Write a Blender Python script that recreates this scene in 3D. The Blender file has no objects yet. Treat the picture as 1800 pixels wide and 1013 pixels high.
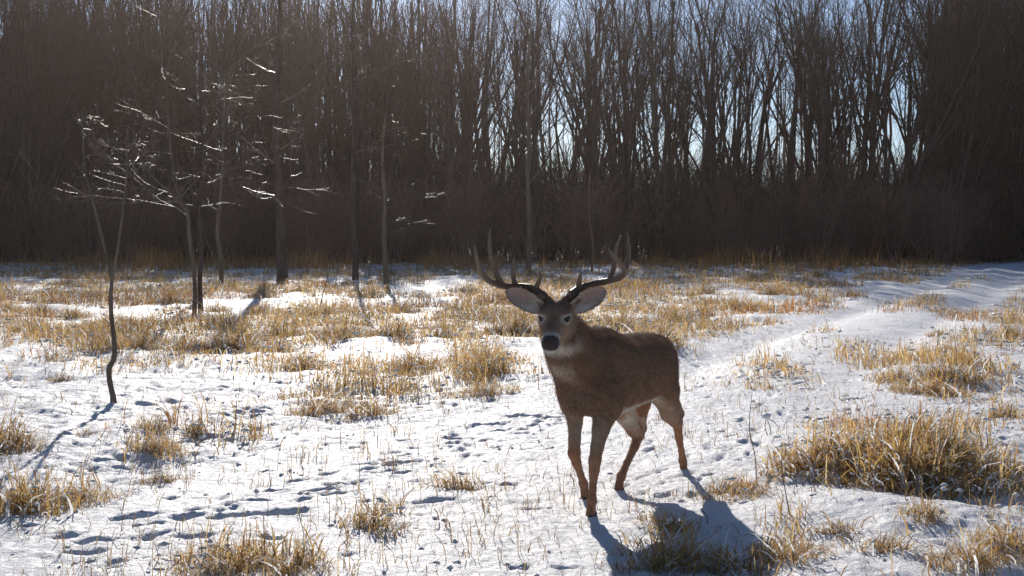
import bpy, math, random
import numpy as np

# ------------------------------------------------------------------ camera, world, sun, exposure
scene = bpy.context.scene
R = math.radians
FPX = 2173.0                      # focal length in photo pixels (1800 wide)
CAM_H = 1.40
PITCH = math.atan((506.5 - 410.0) / FPX)

cam_data = bpy.data.cameras.new("trail_camera")
cam_data.sensor_width = 36.0
cam_data.lens = 36.0 * FPX / 1800.0
cam_data.clip_start = 0.05
cam_data.clip_end = 3000.0
cam = bpy.data.objects.new("trail_camera", cam_data)
cam.location = (0, 0, CAM_H)
cam.rotation_euler = (math.pi / 2 - PITCH, 0, 0)
scene.collection.objects.link(cam)
scene.camera = cam

SUN_AZ = R(-7.9)                  # measured from +Y towards +X
SUN_EL = R(24.0)
world = bpy.data.worlds.new("World")
scene.world = world
world.use_nodes = True
wn = world.node_tree
bg = wn.nodes.get("Background") or wn.nodes.new("ShaderNodeBackground")
sky = wn.nodes.new("ShaderNodeTexSky")
sky.sky_type = 'NISHITA'
sky.sun_disc = False
sky.sun_elevation = SUN_EL
sky.sun_rotation = SUN_AZ
sky.air_density = 0.75
sky.dust_density = 0.15
sky.ozone_density = 3.0
wn.links.new(sky.outputs[0], bg.inputs[0])
bg.inputs[1].default_value = 0.078

sun_data = bpy.data.lights.new("sun", 'SUN')
sun_data.energy = 4.6
sun_data.angle = R(0.5)
sun_data.color = (1.0, 0.935, 0.85)
sun = bpy.data.objects.new("sun", sun_data)
# light travels along -Z of the lamp: point -Z away from the sun position
from mathutils import Vector, Matrix
sdir = Vector((math.sin(SUN_AZ) * math.cos(SUN_EL), math.cos(SUN_AZ) * math.cos(SUN_EL), math.sin(SUN_EL)))
sun.rotation_euler = sdir.to_track_quat('Z', 'Y').to_euler()
sun.location = sdir * 100
scene.collection.objects.link(sun)

scene.view_settings.view_transform = 'Standard'
scene.view_settings.look = 'None'
scene.view_settings.exposure = 0.24
scene.view_settings.gamma = 1.0
scene.view_settings.use_curve_mapping = False
scene.render.engine = 'CYCLES'
scene.cycles.max_bounces = 6
scene.cycles.diffuse_bounces = 4
scene.cycles.glossy_bounces = 2
scene.cycles.transmission_bounces = 4
scene.cycles.transparent_max_bounces = 4
scene.cycles.sample_clamp_indirect = 6.0
try:
    scene.cycles.use_denoising = True
    scene.cycles.denoiser = 'OPENIMAGEDENOISE'
except Exception:
    pass

rng = np.random.default_rng(7)
random.seed(7)

# ------------------------------------------------------------------ helpers
def ray(u, v):
    dx = (u - 900.0) / FPX
    dz = -(v - 506.5) / FPX
    c, s = math.cos(PITCH), math.sin(PITCH)
    return np.array([dx, c + dz * s, -s + dz * c])

def pix_depth(u, v, depth):
    d = ray(u, v)
    t = depth / d[1]
    return np.array([d[0] * t, depth, CAM_H + d[2] * t])

def pix_ground(u, v, z=0.0):
    d = ray(u, v)
    t = (z - CAM_H) / d[2]
    return np.array([d[0] * t, d[1] * t])

def hash2(ix, iy, seed):
    h = (ix.astype(np.int64) * 374761393 + iy.astype(np.int64) * 668265263 + seed * 974711) & 0xFFFFFFFF
    h = ((h ^ (h >> 13)) * 1274126177) & 0xFFFFFFFF
    h = (h ^ (h >> 16)) & 0xFFFFFFFF
    return h.astype(np.float64) / 4294967295.0

def vnoise(x, y, seed=0):
    x = np.asarray(x, float); y = np.asarray(y, float)
    ix = np.floor(x); iy = np.floor(y)
    fx = x - ix; fy = y - iy
    fx = fx * fx * fx * (fx * (fx * 6 - 15) + 10)
    fy = fy * fy * fy * (fy * (fy * 6 - 15) + 10)
    a = hash2(ix, iy, seed); b = hash2(ix + 1, iy, seed)
    c = hash2(ix, iy + 1, seed); d = hash2(ix + 1, iy + 1, seed)
    return (a + (b - a) * fx) * (1 - fy) + (c + (d - c) * fx) * fy

def fbm(x, y, seed=0, octaves=4, gain=0.5):
    s = 0.0; amp = 1.0; tot = 0.0
    for i in range(octaves):
        s = s + amp * (vnoise(x * 2 ** i + 17.3 * i, y * 2 ** i - 9.1 * i, seed + i) - 0.5)
        tot += amp
        amp *= gain
    return s / tot * 2.0          # about -1..1

def sstep(a, b, x):
    t = np.clip((x - a) / (b - a), 0, 1)
    return t * t * (3 - 2 * t)

def tag(o, label=None, cat=None, group=None, kind=None):
    if label: o["label"] = label
    if cat: o["category"] = cat
    if group: o["group"] = group
    if kind: o["kind"] = kind
    return o

def link(o, parent=None):
    scene.collection.objects.link(o)
    if parent is not None:
        o.parent = parent
    return o

def empty(name, loc, rz=0.0):
    e = bpy.data.objects.new(name, None)
    e.empty_display_size = 0.2
    e.location = loc
    e.rotation_euler = (0, 0, rz)
    return link(e)

def mesh_np(name, verts, tris=None, quads=None, col=None, smooth=True, mat=None):
    """verts (n,3); tris (m,3) and/or quads (k,4); col (n,3) stored as the point colour attribute Col"""
    me = bpy.data.meshes.new(name)
    verts = np.ascontiguousarray(verts, np.float32)
    me.vertices.add(len(verts))
    me.vertices.foreach_set("co", verts.ravel())
    loops = []; totals = []
    if quads is not None and len(quads):
        loops.append(np.asarray(quads, np.int32).ravel()); totals.append(np.full(len(quads), 4, np.int32))
    if tris is not None and len(tris):
        loops.append(np.asarray(tris, np.int32).ravel()); totals.append(np.full(len(tris), 3, np.int32))
    loops = np.concatenate(loops); totals = np.concatenate(totals)
    starts = np.concatenate([[0], np.cumsum(totals)[:-1]]).astype(np.int32)
    me.loops.add(len(loops))
    me.loops.foreach_set("vertex_index", loops)
    me.polygons.add(len(totals))
    me.polygons.foreach_set("loop_start", starts)
    me.polygons.foreach_set("loop_total", totals)
    me.polygons.foreach_set("use_smooth", np.full(len(totals), smooth, bool))
    if col is not None:
        at = me.color_attributes.new("Col", 'FLOAT_COLOR', 'POINT')
        c4 = np.ones((len(verts), 4), np.float32); c4[:, :3] = col
        at.data.foreach_set("color", c4.ravel())
    me.update(calc_edges=True)
    me.validate()
    if mat is not None:
        me.materials.append(mat)
    return me

def obj(name, me, parent=None, loc=None):
    o = bpy.data.objects.new(name, me)
    if loc is not None: o.location = loc
    return link(o, parent)

# ------------------------------------------------------------------ materials
def new_mat(name):
    m = bpy.data.materials.new(name); m.use_nodes = True
    nt = m.node_tree; nt.nodes.clear()
    out = nt.nodes.new("ShaderNodeOutputMaterial")
    return m, nt, out

def attr_node(nt):
    a = nt.nodes.new("ShaderNodeAttribute"); a.attribute_name = "Col"
    return a

def noise_node(nt, scale, detail=4.0, rough=0.6, coord='Object'):
    tc = nt.nodes.new("ShaderNodeTexCoord")
    n = nt.nodes.new("ShaderNodeTexNoise")
    n.inputs["Scale"].default_value = scale
    n.inputs["Detail"].default_value = detail
    n.inputs["Roughness"].default_value = rough
    nt.links.new(tc.outputs[coord], n.inputs["Vector"])
    return n

def ramp_node(nt, stops):
    r = nt.nodes.new("ShaderNodeValToRGB")
    el = r.color_ramp.elements
    while len(el) < len(stops): el.new(0.5)
    for e, (p, c) in zip(el, stops):
        e.position = p; e.color = (*c, 1)
    return r

def mat_snow():
    m, nt, out = new_mat("snow")
    b = nt.nodes.new("ShaderNodeBsdfPrincipled")
    a = attr_node(nt)
    n = noise_node(nt, 26.0, 6.0, 0.65)
    n2 = noise_node(nt, 160.0, 3.0, 0.7)
    mix = nt.nodes.new("ShaderNodeMath"); mix.operation = 'MULTIPLY_ADD'
    nt.links.new(n2.outputs[0], mix.inputs[0]); mix.inputs[1].default_value = 0.35
    nt.links.new(n.outputs[0], mix.inputs[2])
    bump = nt.nodes.new("ShaderNodeBump")
    bump.inputs["Strength"].default_value = 0.8
    bump.inputs["Distance"].default_value = 0.035
    nt.links.new(mix.outputs[0], bump.inputs["Height"])
    nt.links.new(bump.outputs[0], b.inputs["Normal"])
    nt.links.new(a.outputs["Color"], b.inputs["Base Color"])
    b.inputs["Roughness"].default_value = 0.55
    b.inputs["Specular IOR Level"].default_value = 0.3
    nt.links.new(b.outputs[0], out.inputs[0])
    return m

def mat_blades(name, transl=0.5, rough=0.6):
    m, nt, out = new_mat(name)
    a = attr_node(nt)
    b = nt.nodes.new("ShaderNodeBsdfPrincipled")
    b.inputs["Roughness"].default_value = rough
    b.inputs["Specular IOR Level"].default_value = 0.35
    t = nt.nodes.new("ShaderNodeBsdfTranslucent")
    mx = nt.nodes.new("ShaderNodeMixShader"); mx.inputs[0].default_value = transl
    nt.links.new(a.outputs["Color"], b.inputs["Base Color"])
    nt.links.new(a.outputs["Color"], t.inputs["Color"])
    nt.links.new(b.outputs[0], mx.inputs[1]); nt.links.new(t.outputs[0], mx.inputs[2])
    nt.links.new(mx.outputs[0], out.inputs[0])
    return m

def mat_bark(name, c1, c2, rough=0.85, scale=14.0, spec=0.2):
    m, nt, out = new_mat(name)
    b = nt.nodes.new("ShaderNodeBsdfPrincipled")
    tc = nt.nodes.new("ShaderNodeTexCoord")
    mp = nt.nodes.new("ShaderNodeMapping"); mp.inputs["Scale"].default_value = (1, 1, 0.16)
    n = nt.nodes.new("ShaderNodeTexNoise"); n.inputs["Scale"].default_value = scale; n.inputs["Detail"].default_value = 5
    nt.links.new(tc.outputs["Object"], mp.inputs[0]); nt.links.new(mp.outputs[0], n.inputs["Vector"])
    r = ramp_node(nt, [(0.32, c1), (0.7, c2)])
    nt.links.new(n.outputs[0], r.inputs[0]); nt.links.new(r.outputs[0], b.inputs["Base Color"])
    bump = nt.nodes.new("ShaderNodeBump"); bump.inputs["Strength"].default_value = 0.5; bump.inputs["Distance"].default_value = 0.02
    nt.links.new(n.outputs[0], bump.inputs["Height"]); nt.links.new(bump.outputs[0], b.inputs["Normal"])
    b.inputs["Roughness"].default_value = rough
    b.inputs["Specular IOR Level"].default_value = spec
    nt.links.new(b.outputs[0], out.inputs[0])
    return m

def mat_attr(name, rough=0.8, spec=0.2, bump_scale=None, bump=0.3, bump_dist=0.003, sheen=0.0):
    m, nt, out = new_mat(name)
    b = nt.nodes.new("ShaderNodeBsdfPrincipled")
    a = attr_node(nt)
    n = noise_node(nt, 60.0, 4.0)
    hs = nt.nodes.new("ShaderNodeMapRange")
    hs.inputs["To Min"].default_value = 0.72; hs.inputs["To Max"].default_value = 1.28
    nt.links.new(n.outputs[0], hs.inputs["Value"])
    mul = nt.nodes.new("ShaderNodeVectorMath"); mul.operation = 'SCALE'
    nt.links.new(a.outputs["Color"], mul.inputs[0]); nt.links.new(hs.outputs[0], mul.inputs["Scale"])
    nt.links.new(mul.outputs[0], b.inputs["Base Color"])
    b.inputs["Roughness"].default_value = rough
    b.inputs["Specular IOR Level"].default_value = spec
    if sheen:
        b.inputs["Sheen Weight"].default_value = sheen
    if bump_scale:
        nb = noise_node(nt, bump_scale, 4.0)
        bp = nt.nodes.new("ShaderNodeBump"); bp.inputs["Strength"].default_value = bump; bp.inputs["Distance"].default_value = bump_dist
        nt.links.new(nb.outputs[0], bp.inputs["Height"]); nt.links.new(bp.outputs[0], b.inputs["Normal"])
    nt.links.new(b.outputs[0], out.inputs[0])
    return m

def mat_plain(name, c, rough=0.5, spec=0.5):
    m, nt, out = new_mat(name)
    b = nt.nodes.new("ShaderNodeBsdfPrincipled")
    n = noise_node(nt, 90.0, 3.0)
    r = ramp_node(nt, [(0.3, tuple(x * 0.75 for x in c)), (0.7, tuple(min(1, x * 1.2) for x in c))])
    nt.links.new(n.outputs[0], r.inputs[0]); nt.links.new(r.outputs[0], b.inputs["Base Color"])
    b.inputs["Roughness"].default_value = rough; b.inputs["Specular IOR Level"].default_value = spec
    nt.links.new(b.outputs[0], out.inputs[0])
    return m

M_SNOW = mat_snow()
M_GRASS = mat_blades("dry_grass", 0.58, 0.55)
M_BARK = mat_bark("dark_bark", (0.055, 0.037, 0.031), (0.12, 0.082, 0.066))
M_BRUSH = mat_bark("brush_bark", (0.155, 0.082, 0.060), (0.29, 0.163, 0.12), spec=0.3)
M_TWIG = mat_bark("frosted_twig_bark", (0.12, 0.086, 0.066), (0.21, 0.155, 0.12), rough=0.4, spec=0.22, scale=40.0)
M_SAPLING = mat_bark("sapling_bark", (0.10, 0.072, 0.052), (0.20, 0.15, 0.11), rough=0.7)

# ------------------------------------------------------------------ terrain
CENTRE = [(-3.0, 1.0), (-1.6, 3.5), (-0.6, 5.5), (0.6, 7.5), (1.95, 10.5), (2.9, 13.0), (4.1, 16.0),
          (7.75, 23.4), (12.6, 33.8), (20.0, 50.7), (30.0, 70.0)]
C_Y = np.array([c[1] for c in CENTRE]); C_X = np.array([c[0] for c in CENTRE])

def path_offset(x, y):
    """signed distance across the track (positive to its right)"""
    cx = np.interp(y, C_Y, C_X)
    sl = (np.interp(y + 0.5, C_Y, C_X) - np.interp(y - 0.5, C_Y, C_X))
    return (x - cx) / np.sqrt(1 + sl * sl)

def path_mask(x, y):
    o = path_offset(x, y) + 0.35 * fbm(x * 0.7, y * 0.7, 31, 3)
    w = np.interp(y, [0, 8.5, 13, 60], [1.95, 1.95, 1.42, 1.5])
    return 1 - sstep(w - 0.35, w + 0.35, np.abs(o))

# hoof prints and drag marks, photographed positions put on the ground: (u, v, length m, width m, depth m, heading deg)
PRINTS = []
def trail(pts, n, L, W, D, jit=0.05, hd=None):
    pts = [pix_ground(*p) for p in pts]
    seg = [np.linalg.norm(pts[i + 1] - pts[i]) for i in range(len(pts) - 1)]
    cum = np.concatenate([[0], np.cumsum(seg)])
    for k in range(n):
        s = (k + 0.5) / n * cum[-1]
        i = min(np.searchsorted(cum, s, 'right') - 1, len(seg) - 1)
        q = (s - cum[i]) / seg[i]
        p = pts[i] * (1 - q) + pts[i + 1] * q
        d = (pts[i + 1] - pts[i]) / seg[i]
        side = (1 if k % 2 else -1) * 0.09
        p = p + np.array([-d[1], d[0]]) * (side + rng.normal(0, jit)) + d * rng.normal(0, jit)
        a = math.atan2(d[1], d[0]) + rng.normal(0, 0.12)
        PRINTS.append((p[0], p[1], a, L * rng.uniform(0.7, 1.25), W * rng.uniform(0.8, 1.2), D * rng.uniform(0.7, 1.2)))
for (u, v, L, W, D) in [(238, 912, .26, .10, .055), (418, 912, .26, .10, .06), (450, 886, .2, .08, .05), (333, 945, .16, .07, .04),
                        (170, 955, .2, .08, .05), (140, 975, .2, .08, .05), (122, 945, .14, .07, .04), (522, 848, .16, .07, .045),
                        (588, 856, .14, .07, .04), (638, 822, .14, .06, .04), (695, 822, .2, .08, .05), (592, 872, .14, .07, .04),
                        (760, 884, .26, .10, .05), (942, 896, .16, .07, .04), (853, 748, .22, .1, .06), (880, 757, .2, .09, .05),
                        (925, 732, .3, .1, .06), (960, 735, .2, .08, .05), (800, 772, .2, .07, .045), (600, 722, .4, .16, .07),
                        (480, 700, .35, .14, .06), (440, 735, .3, .12, .06), (410, 730, .35, .14, .06), (260, 705, .2, .1, .05),
                        (500, 905, .3, .1, .05), (540, 868, .2, .08, .045)]:
    g = pix_ground(u, v)
    PRINTS.append((g[0], g[1], math.atan2(1.0, 2.2) + rng.normal(0, .2), L, W, D))
trail([(100, 985), (420, 900), (700, 822), (930, 730)], 22, .17, .075, .045, .07)
trail([(1226, 822), (1265, 800), (1320, 768)], 9, .2, .05, .035, .02)
trail([(1300, 770), (1345, 712), (1390, 672), (1480, 618), (1600, 560)], 26, .22, .07, .04, .05)
trail([(1290, 668), (1400, 600), (1500, 560), (1600, 520), (1690, 485)], 34, .22, .09, .05, .12)
trail([(1200, 690), (1300, 630), (1450, 575), (1560, 540)], 20, .22, .09, .045, .15)
trail([(1095, 868), (1150, 848), (1195, 834)], 6, .2, .045, .03, .01)

_r = np.random.default_rng(44)
for _k in range(95):
    _y = _r.uniform(5.0, 12.0); _x = _y * _r.uniform(-.42, .05)
    PRINTS.append((_x, _y, .4 + _r.normal(0, .5), _r.uniform(.06, .17), _r.uniform(.04, .08), _r.uniform(.02, .05)))
for _k in range(330):
    _y = math.exp(_r.uniform(math.log(6.5), math.log(44)))
    _rut = (1 if _r.random() < .5 else -1) * .85 if _r.random() < .8 else 0
    _sl = np.interp(_y + .5, [c[1] for c in CENTRE], [c[0] for c in CENTRE]) - np.interp(_y - .5, [c[1] for c in CENTRE], [c[0] for c in CENTRE])
    _x = np.interp(_y, [c[1] for c in CENTRE], [c[0] for c in CENTRE]) + (_rut + _r.normal(0, .16 if _rut else .8)) * math.sqrt(1 + _sl * _sl)
    PRINTS.append((_x, _y, math.atan2(1.0, _sl) + _r.normal(0, .35), _r.uniform(.08, .2), _r.uniform(.04, .08), _r.uniform(.02, .045)))
HUMPS = []          # snow heaped under grass clumps: (x, y, rx, ry, h)

DEER_O = np.array([0.58, 6.52])
DF = np.array([-0.526, -0.851]); DF = DF / np.linalg.norm(DF)
DL = np.array([-DF[1], DF[0]])

HOOF_XY = [tuple(DEER_O + DF * f_ + DL * l_) for f_, l_ in ((.57, .114), (.225, -.10), (-.695, .05), (-.036, -.04))]

def cover(x, y):
    """share of the ground under standing dry grass, 0..1"""
    pm = path_mask(x, y)
    off = path_offset(x, y)
    left = off < 0
    far = sstep(10.5, 19.0, y + 2.5 * fbm(x * .35, y * .35, 5, 3))
    patch = sstep(-0.10, 0.14, fbm(x * 0.62, y * 0.40, 11, 4) + 0.13 * far)
    base = np.where(left, (0.03 + 0.97 * far) * patch, (0.05 + 0.75 * sstep(8, 12, y)) * sstep(-0.15, 0.25, fbm(x * .8, y * .6, 19, 3)))
    c = base * (1 - pm)
    # sparse median strip
    strip = np.exp(-(off / 0.36) ** 2) * sstep(7.5, 12.0, y) * sstep(-0.05, 0.25, fbm(x * .9, y * .5, 23, 3))
    c = np.maximum(c, 0.95 * strip * (y < 42))
    for (px, py, rx, ry, d) in PATCHES:
        c = np.maximum(c, d * np.exp(-(((x - px) / rx) ** 2 + ((y - py) / ry) ** 2) ** 2))
    for (px, py, rx, ry) in BARE:
        c = c * (1 - 0.93 * np.exp(-(((x - px) / rx) ** 2 + ((y - py) / ry) ** 2) ** 2))
    return c

def ell(u, v, ru, rv):
    g = pix_ground(u, v); a = pix_ground(u, v + rv); b = pix_ground(u, v - rv)
    return g[0], 0.5 * (a[1] + b[1]), ru * g[1] / FPX, 0.5 * (b[1] - a[1])

PATCHES = [(*ell(480, 590, 150, 40), .95), (*ell(600, 560, 120, 30), .9), (*ell(850, 650, 70, 32), .95), (*ell(640, 700, 130, 28), .8),
           (*ell(560, 655, 200, 22), .55), (*ell(240, 590, 110, 28), .8), (*ell(110, 590, 120, 26), .7), (*ell(800, 600, 120, 30), .6),
           (*ell(1150, 560, 130, 30), .7), (*ell(340, 765, 120, 22), .55), (*ell(280, 790, 60, 14), .6), (*ell(60, 890, 90, 30), .75),
           (*ell(150, 870, 60, 20), .6), (*ell(0, 790, 50, 40), .7), (*ell(800, 840, 55, 24), .5), (*ell(650, 915, 55, 22), .5),
           (*ell(430, 985, 140, 14), .7), (*ell(1310, 880, 40, 20), .2), (*ell(1590, 790, 150, 50), .4), (*ell(1640, 650, 120, 40), .9),
           (*ell(1780, 570, 60, 40), .8), (*ell(1740, 930, 90, 40), .2), (*ell(1400, 950, 50, 30), .25), (*ell(1220, 960, 80, 30), .35)]
BARE = [(*ell(250, 690, 260, 40),), (*ell(600, 860, 420, 40),), (*ell(760, 760, 200, 30),), (*ell(1000, 850, 230, 110),), (*ell(1230, 740, 130, 90),),
        (*ell(120, 760, 140, 30),)]

def H(x, y):
    x = np.asarray(x, float); y = np.asarray(y, float)
    pm = path_mask(x, y)
    rough = 1 - 0.72 * pm
    near_deer = 1 - np.exp(-(((x - .6) / 1.3) ** 2 + ((y - 6.5) / 1.3) ** 2) ** 2)
    h = 0.06 * fbm(x * 0.22, y * 0.22, 3, 3) * near_deer * (1 - .75 * pm)
    h = h + 0.085 * fbm(x * 1.05, y * 0.95, 41, 3) * rough * rough * near_deer * sstep(3, 12, y + 3)
    h = h + 0.032 * fbm(x * 3.1, y * 3.4, 43, 3) * (0.28 + 0.72 * rough)
    # low ridges blown across the sun
    h = h + 0.014 * (1 - np.abs(fbm(x * 4.2, y * 9.5, 47, 3))) * (0.35 + 0.65 * rough)
    h = h + 0.016 * fbm(x * 11, y * 13, 53, 3) * (0.12 + 0.88 * rough)
    h = h + 0.007 * fbm(x * 27, y * 27, 59, 2) * sstep(16, 8, y)
    off = path_offset(x, y)
    rut = np.exp(-((off - 0.82) / 0.3) ** 2) + np.exp(-((off + 0.82) / 0.3) ** 2)
    h = h + 0.025 * np.exp(-(off / 0.4) ** 2) * sstep(9, 14, y) - 0.06 * rut * sstep(8, 14, y)
    for (px, py) in HOOF_XY:
        q2 = ((x - px) / .07) ** 2 + ((y - py) / .07) ** 2
        h = h * (1 - np.exp(-q2 * .4)) + .026 * np.exp(-q2)
    for (px, py, rx, ry, hh) in HUMPS:
        h = h + hh * np.exp(-(((x - px) / rx) ** 2 + ((y - py) / ry) ** 2))
    return h

def H_full(x, y):
    """terrain with prints (for the mesh)"""
    h = H(x, y)
    for (px, py, a, L, W, D) in PRINTS:
        m = (np.abs(x - px) < L * 1.6) & (np.abs(y - py) < L * 1.6)
        if not m.any(): continue
        dx = x[m] - px; dy = y[m] - py
        s = (dx * math.cos(a) + dy * math.sin(a)) / (L * 0.5)
        t = (-dx * math.sin(a) + dy * math.cos(a)) / (W * 0.5)
        r2 = (s * s + t * t) * (1 + .7 * fbm(x[m] * 14, y[m] * 14, 83, 2))
        r2 = np.maximum(r2, 0)
        D = D * .55
        h[m] += -D * np.exp(-r2 ** 1.3) + D * 0.3 * np.exp(-((np.sqrt(r2) - 1.35) / 0.3) ** 2)
    return h

g = pix_ground(1560, 800)
HUMPS += [(g[0] + .05, g[1] - .2, 1.05, 0.85, 0.16), (*pix_ground(1640, 660), .8, .8, .07), (*pix_ground(1480, 905), .55, .35, .06),
          (*pix_ground(1650, 930), .6, .4, .07)]
def Hp(x, y):
    return float(H(np.array([x]), np.array([y]))[0])

def axis_x():
    c = np.arange(0, 3.4, 0.02)
    out = [c]; x = c[-1]; st = 0.02; ext = []
    while x < 210:
        st *= 1.024; x += st; ext.append(x)
    p = np.concatenate([c, ext])
    return np.concatenate([-p[:0:-1], p])
def axis_y():
    ys = list(np.arange(-12, 3.2, 0.25)) + list(np.arange(3.2, 4.2, 0.04)) + list(np.arange(4.2, 9.6, 0.02))
    y = ys[-1]; st = 0.02
    while y < 320:
        st *= 1.0085; y += st; ys.append(y)
    return np.array(ys)

def build_ground():
    xs, ys = axis_x(), axis_y()
    X, Y = np.meshgrid(xs, ys)
    x = X.ravel(); y = Y.ravel()
    z = H_full(x, y)
    n, m = len(ys), len(xs)
    idx = np.arange(n * m).reshape(n, m)
    q = np.stack([idx[:-1, :-1], idx[:-1, 1:], idx[1:, 1:], idx[1:, :-1]], -1).reshape(-1, 4)
    # snow, with thin litter and flattened straw showing where the grass stands, leaf litter on the forest floor
    snow = np.array([0.84, 0.84, 0.86])
    straw = np.array([0.40, 0.30, 0.17])
    litter = np.array([0.12, 0.085, 0.06])
    cv = cover(x, y)
    sp = sstep(0.12, 0.42, fbm(x * 6.0, y * 5.0, 61, 4) + 0.55 * (cv - 0.5))
    k = (sp * sstep(0.2, 0.8, cv) * (0.5 + .35 * sstep(10, 18, y)))[:, None]
    col = snow * (1 - k) + straw * k
    lk = (0.93 * sstep(54.5, 57.5, y + 2.5 * fbm(x * .3, y * .3, 67, 3)) * (1 - 0.8 * path_mask(x, y) * (y < 75)))[:, None]
    col = col * (1 - lk) + litter * lk
    me = mesh_np("ground", np.stack([x, y, z], -1), quads=q, col=col, mat=M_SNOW)
    o = obj("ground", me)
    tag(o, kind="structure", label="snow covered field and track with hoof prints")
    return o
build_ground()

# ------------------------------------------------------------------ the buck: a signed distance field meshed as one surface
def to_world(F, L, z):
    return np.array([DEER_O[0] + DF[0] * F + DL[0] * L, DEER_O[1] + DF[1] * F + DL[1] * L, z])
def to_local(p):
    r = np.asarray(p[:2], float) - DEER_O
    return np.array([r @ DF, r @ DL, p[2]])

class Field:
    def __init__(self, lo, hi, h):
        self.lo = np.array(lo, float); self.h = h
        self.n = (np.ceil((np.array(hi) - self.lo) / h)).astype(int) + 1
        self.v = np.full(tuple(self.n), 1.0, np.float32)
    def sub(self, lo, hi):
        a = np.clip(np.floor((np.array(lo) - self.lo) / self.h).astype(int), 0, self.n - 1)
        b = np.clip(np.ceil((np.array(hi) - self.lo) / self.h).astype(int) + 1, 1, self.n)
        ax = [self.lo[i] + self.h * np.arange(a[i], b[i]) for i in range(3)]
        P = np.meshgrid(*ax, indexing='ij')
        return (slice(a[0], b[0]), slice(a[1], b[1]), slice(a[2], b[2])), [p.astype(np.float32) for p in P]
    def union(self, sl, d, k):
        a = self.v[sl]
        if k <= 0:
            self.v[sl] = np.minimum(a, d)
            return
        h = np.clip(0.5 + 0.5 * (a - d) / k, 0, 1)
        self.v[sl] = a + (d - a) * h - k * h * (1 - h)
    def carve(self, sl, d, k):
        a = self.v[sl]; nd = -d
        h = np.clip(0.5 - 0.5 * (a - nd) / k, 0, 1)
        self.v[sl] = a + (nd - a) * h + k * h * (1 - h)
    def capsule(self, a, b, r0, r1, k=0.02):
        a = np.array(a, float); b = np.array(b, float)
        m = max(r0, r1) + 0.05 + k
        sl, P = self.sub(np.minimum(a, b) - m, np.maximum(a, b) + m)
        ba = b - a; L2 = ba @ ba
        t = np.clip(((P[0] - a[0]) * ba[0] + (P[1] - a[1]) * ba[1] + (P[2] - a[2]) * ba[2]) / L2, 0, 1)
        d = np.sqrt((P[0] - a[0] - t * ba[0]) ** 2 + (P[1] - a[1] - t * ba[1]) ** 2 + (P[2] - a[2] - t * ba[2]) ** 2) - (r0 + (r1 - r0) * t)
        self.union(sl, d, k)
    def chain(self, pts, k=0.015):
        for (p, r), (q, s) in zip(pts[:-1], pts[1:]):
            self.capsule(p, q, r, s, k)
    def ellipsoid(self, c, r, axes=None, k=0.03, carve=False):
        c = np.array(c, float); r = np.array(r, float)
        A = np.eye(3) if axes is None else np.array(axes, float)
        m = r.max() + 0.04 + k
        sl, P = self.sub(c - m, c + m)
        D = [P[i] - c[i] for i in range(3)]
        q = [D[0] * A[j, 0] + D[1] * A[j, 1] + D[2] * A[j, 2] for j in range(3)]
        k0 = np.sqrt(sum((q[j] / r[j]) ** 2 for j in range(3))) + 1e-6
        k1 = np.sqrt(sum((q[j] / r[j] ** 2) ** 2 for j in range(3))) + 1e-6
        d = k0 * (k0 - 1) / k1
        (self.carve if carve else self.union)(sl, d, k)
    def loft(self, org, ax, st, k=0.03, power=2.0):
        """org, ax = rows (forward, left, up); st rows: (s, up centre, half height above, half height below, half width)"""
        st = np.array(st, float); org = np.array(org, float); ax = np.array(ax, float)
        from_s, to_s = st[0, 0], st[-1, 0]
        c0 = org + ax[0] * from_s; c1 = org + ax[0] * to_s
        m = st[:, 2:].max() + np.abs(st[:, 1]).max() + 0.08
        sl, P = self.sub(np.minimum(c0, c1) - m, np.maximum(c0, c1) + m)
        D = [P[i] - org[i] for i in range(3)]
        s = D[0] * ax[0, 0] + D[1] * ax[0, 1] + D[2] * ax[0, 2]
        l = D[0] * ax[1, 0] + D[1] * ax[1, 1] + D[2] * ax[1, 2]
        u = D[0] * ax[2, 0] + D[1] * ax[2, 1] + D[2] * ax[2, 2]
        fine = np.linspace(from_s, to_s, 200)
        cub = [catmull(st[:, 0], st[:, j], fine) for j in range(1, 5)]
        sc = np.clip(s, from_s, to_s)
        c, hu, hd, w = [np.interp(sc, fine, q).astype(np.float32) for q in cub]
        z = u - c
        hh = np.where(z > 0, hu, hd)
        rr = (np.abs(l / w) ** power + np.abs(z / hh) ** power) ** (1 / power)
        d = (rr - 1) * np.minimum(w, hh)
        ex = np.abs(s - sc)
        d = np.where(ex > 0, np.sqrt(np.maximum(d, 0) ** 2 + ex ** 2) + np.minimum(d, 0) * 0, d)
        self.union(sl, d.astype(np.float32), k)

def catmull(xs, ys, q):
    m = np.gradient(ys, xs)
    i = np.clip(np.searchsorted(xs, q, 'right') - 1, 0, len(xs) - 2)
    h = xs[i + 1] - xs[i]; t = (q - xs[i]) / h
    return ((2 * t ** 3 - 3 * t ** 2 + 1) * ys[i] + (t ** 3 - 2 * t ** 2 + t) * h * m[i] + (-2 * t ** 3 + 3 * t ** 2) * ys[i + 1] + (t ** 3 - t ** 2) * h * m[i + 1])

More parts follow.
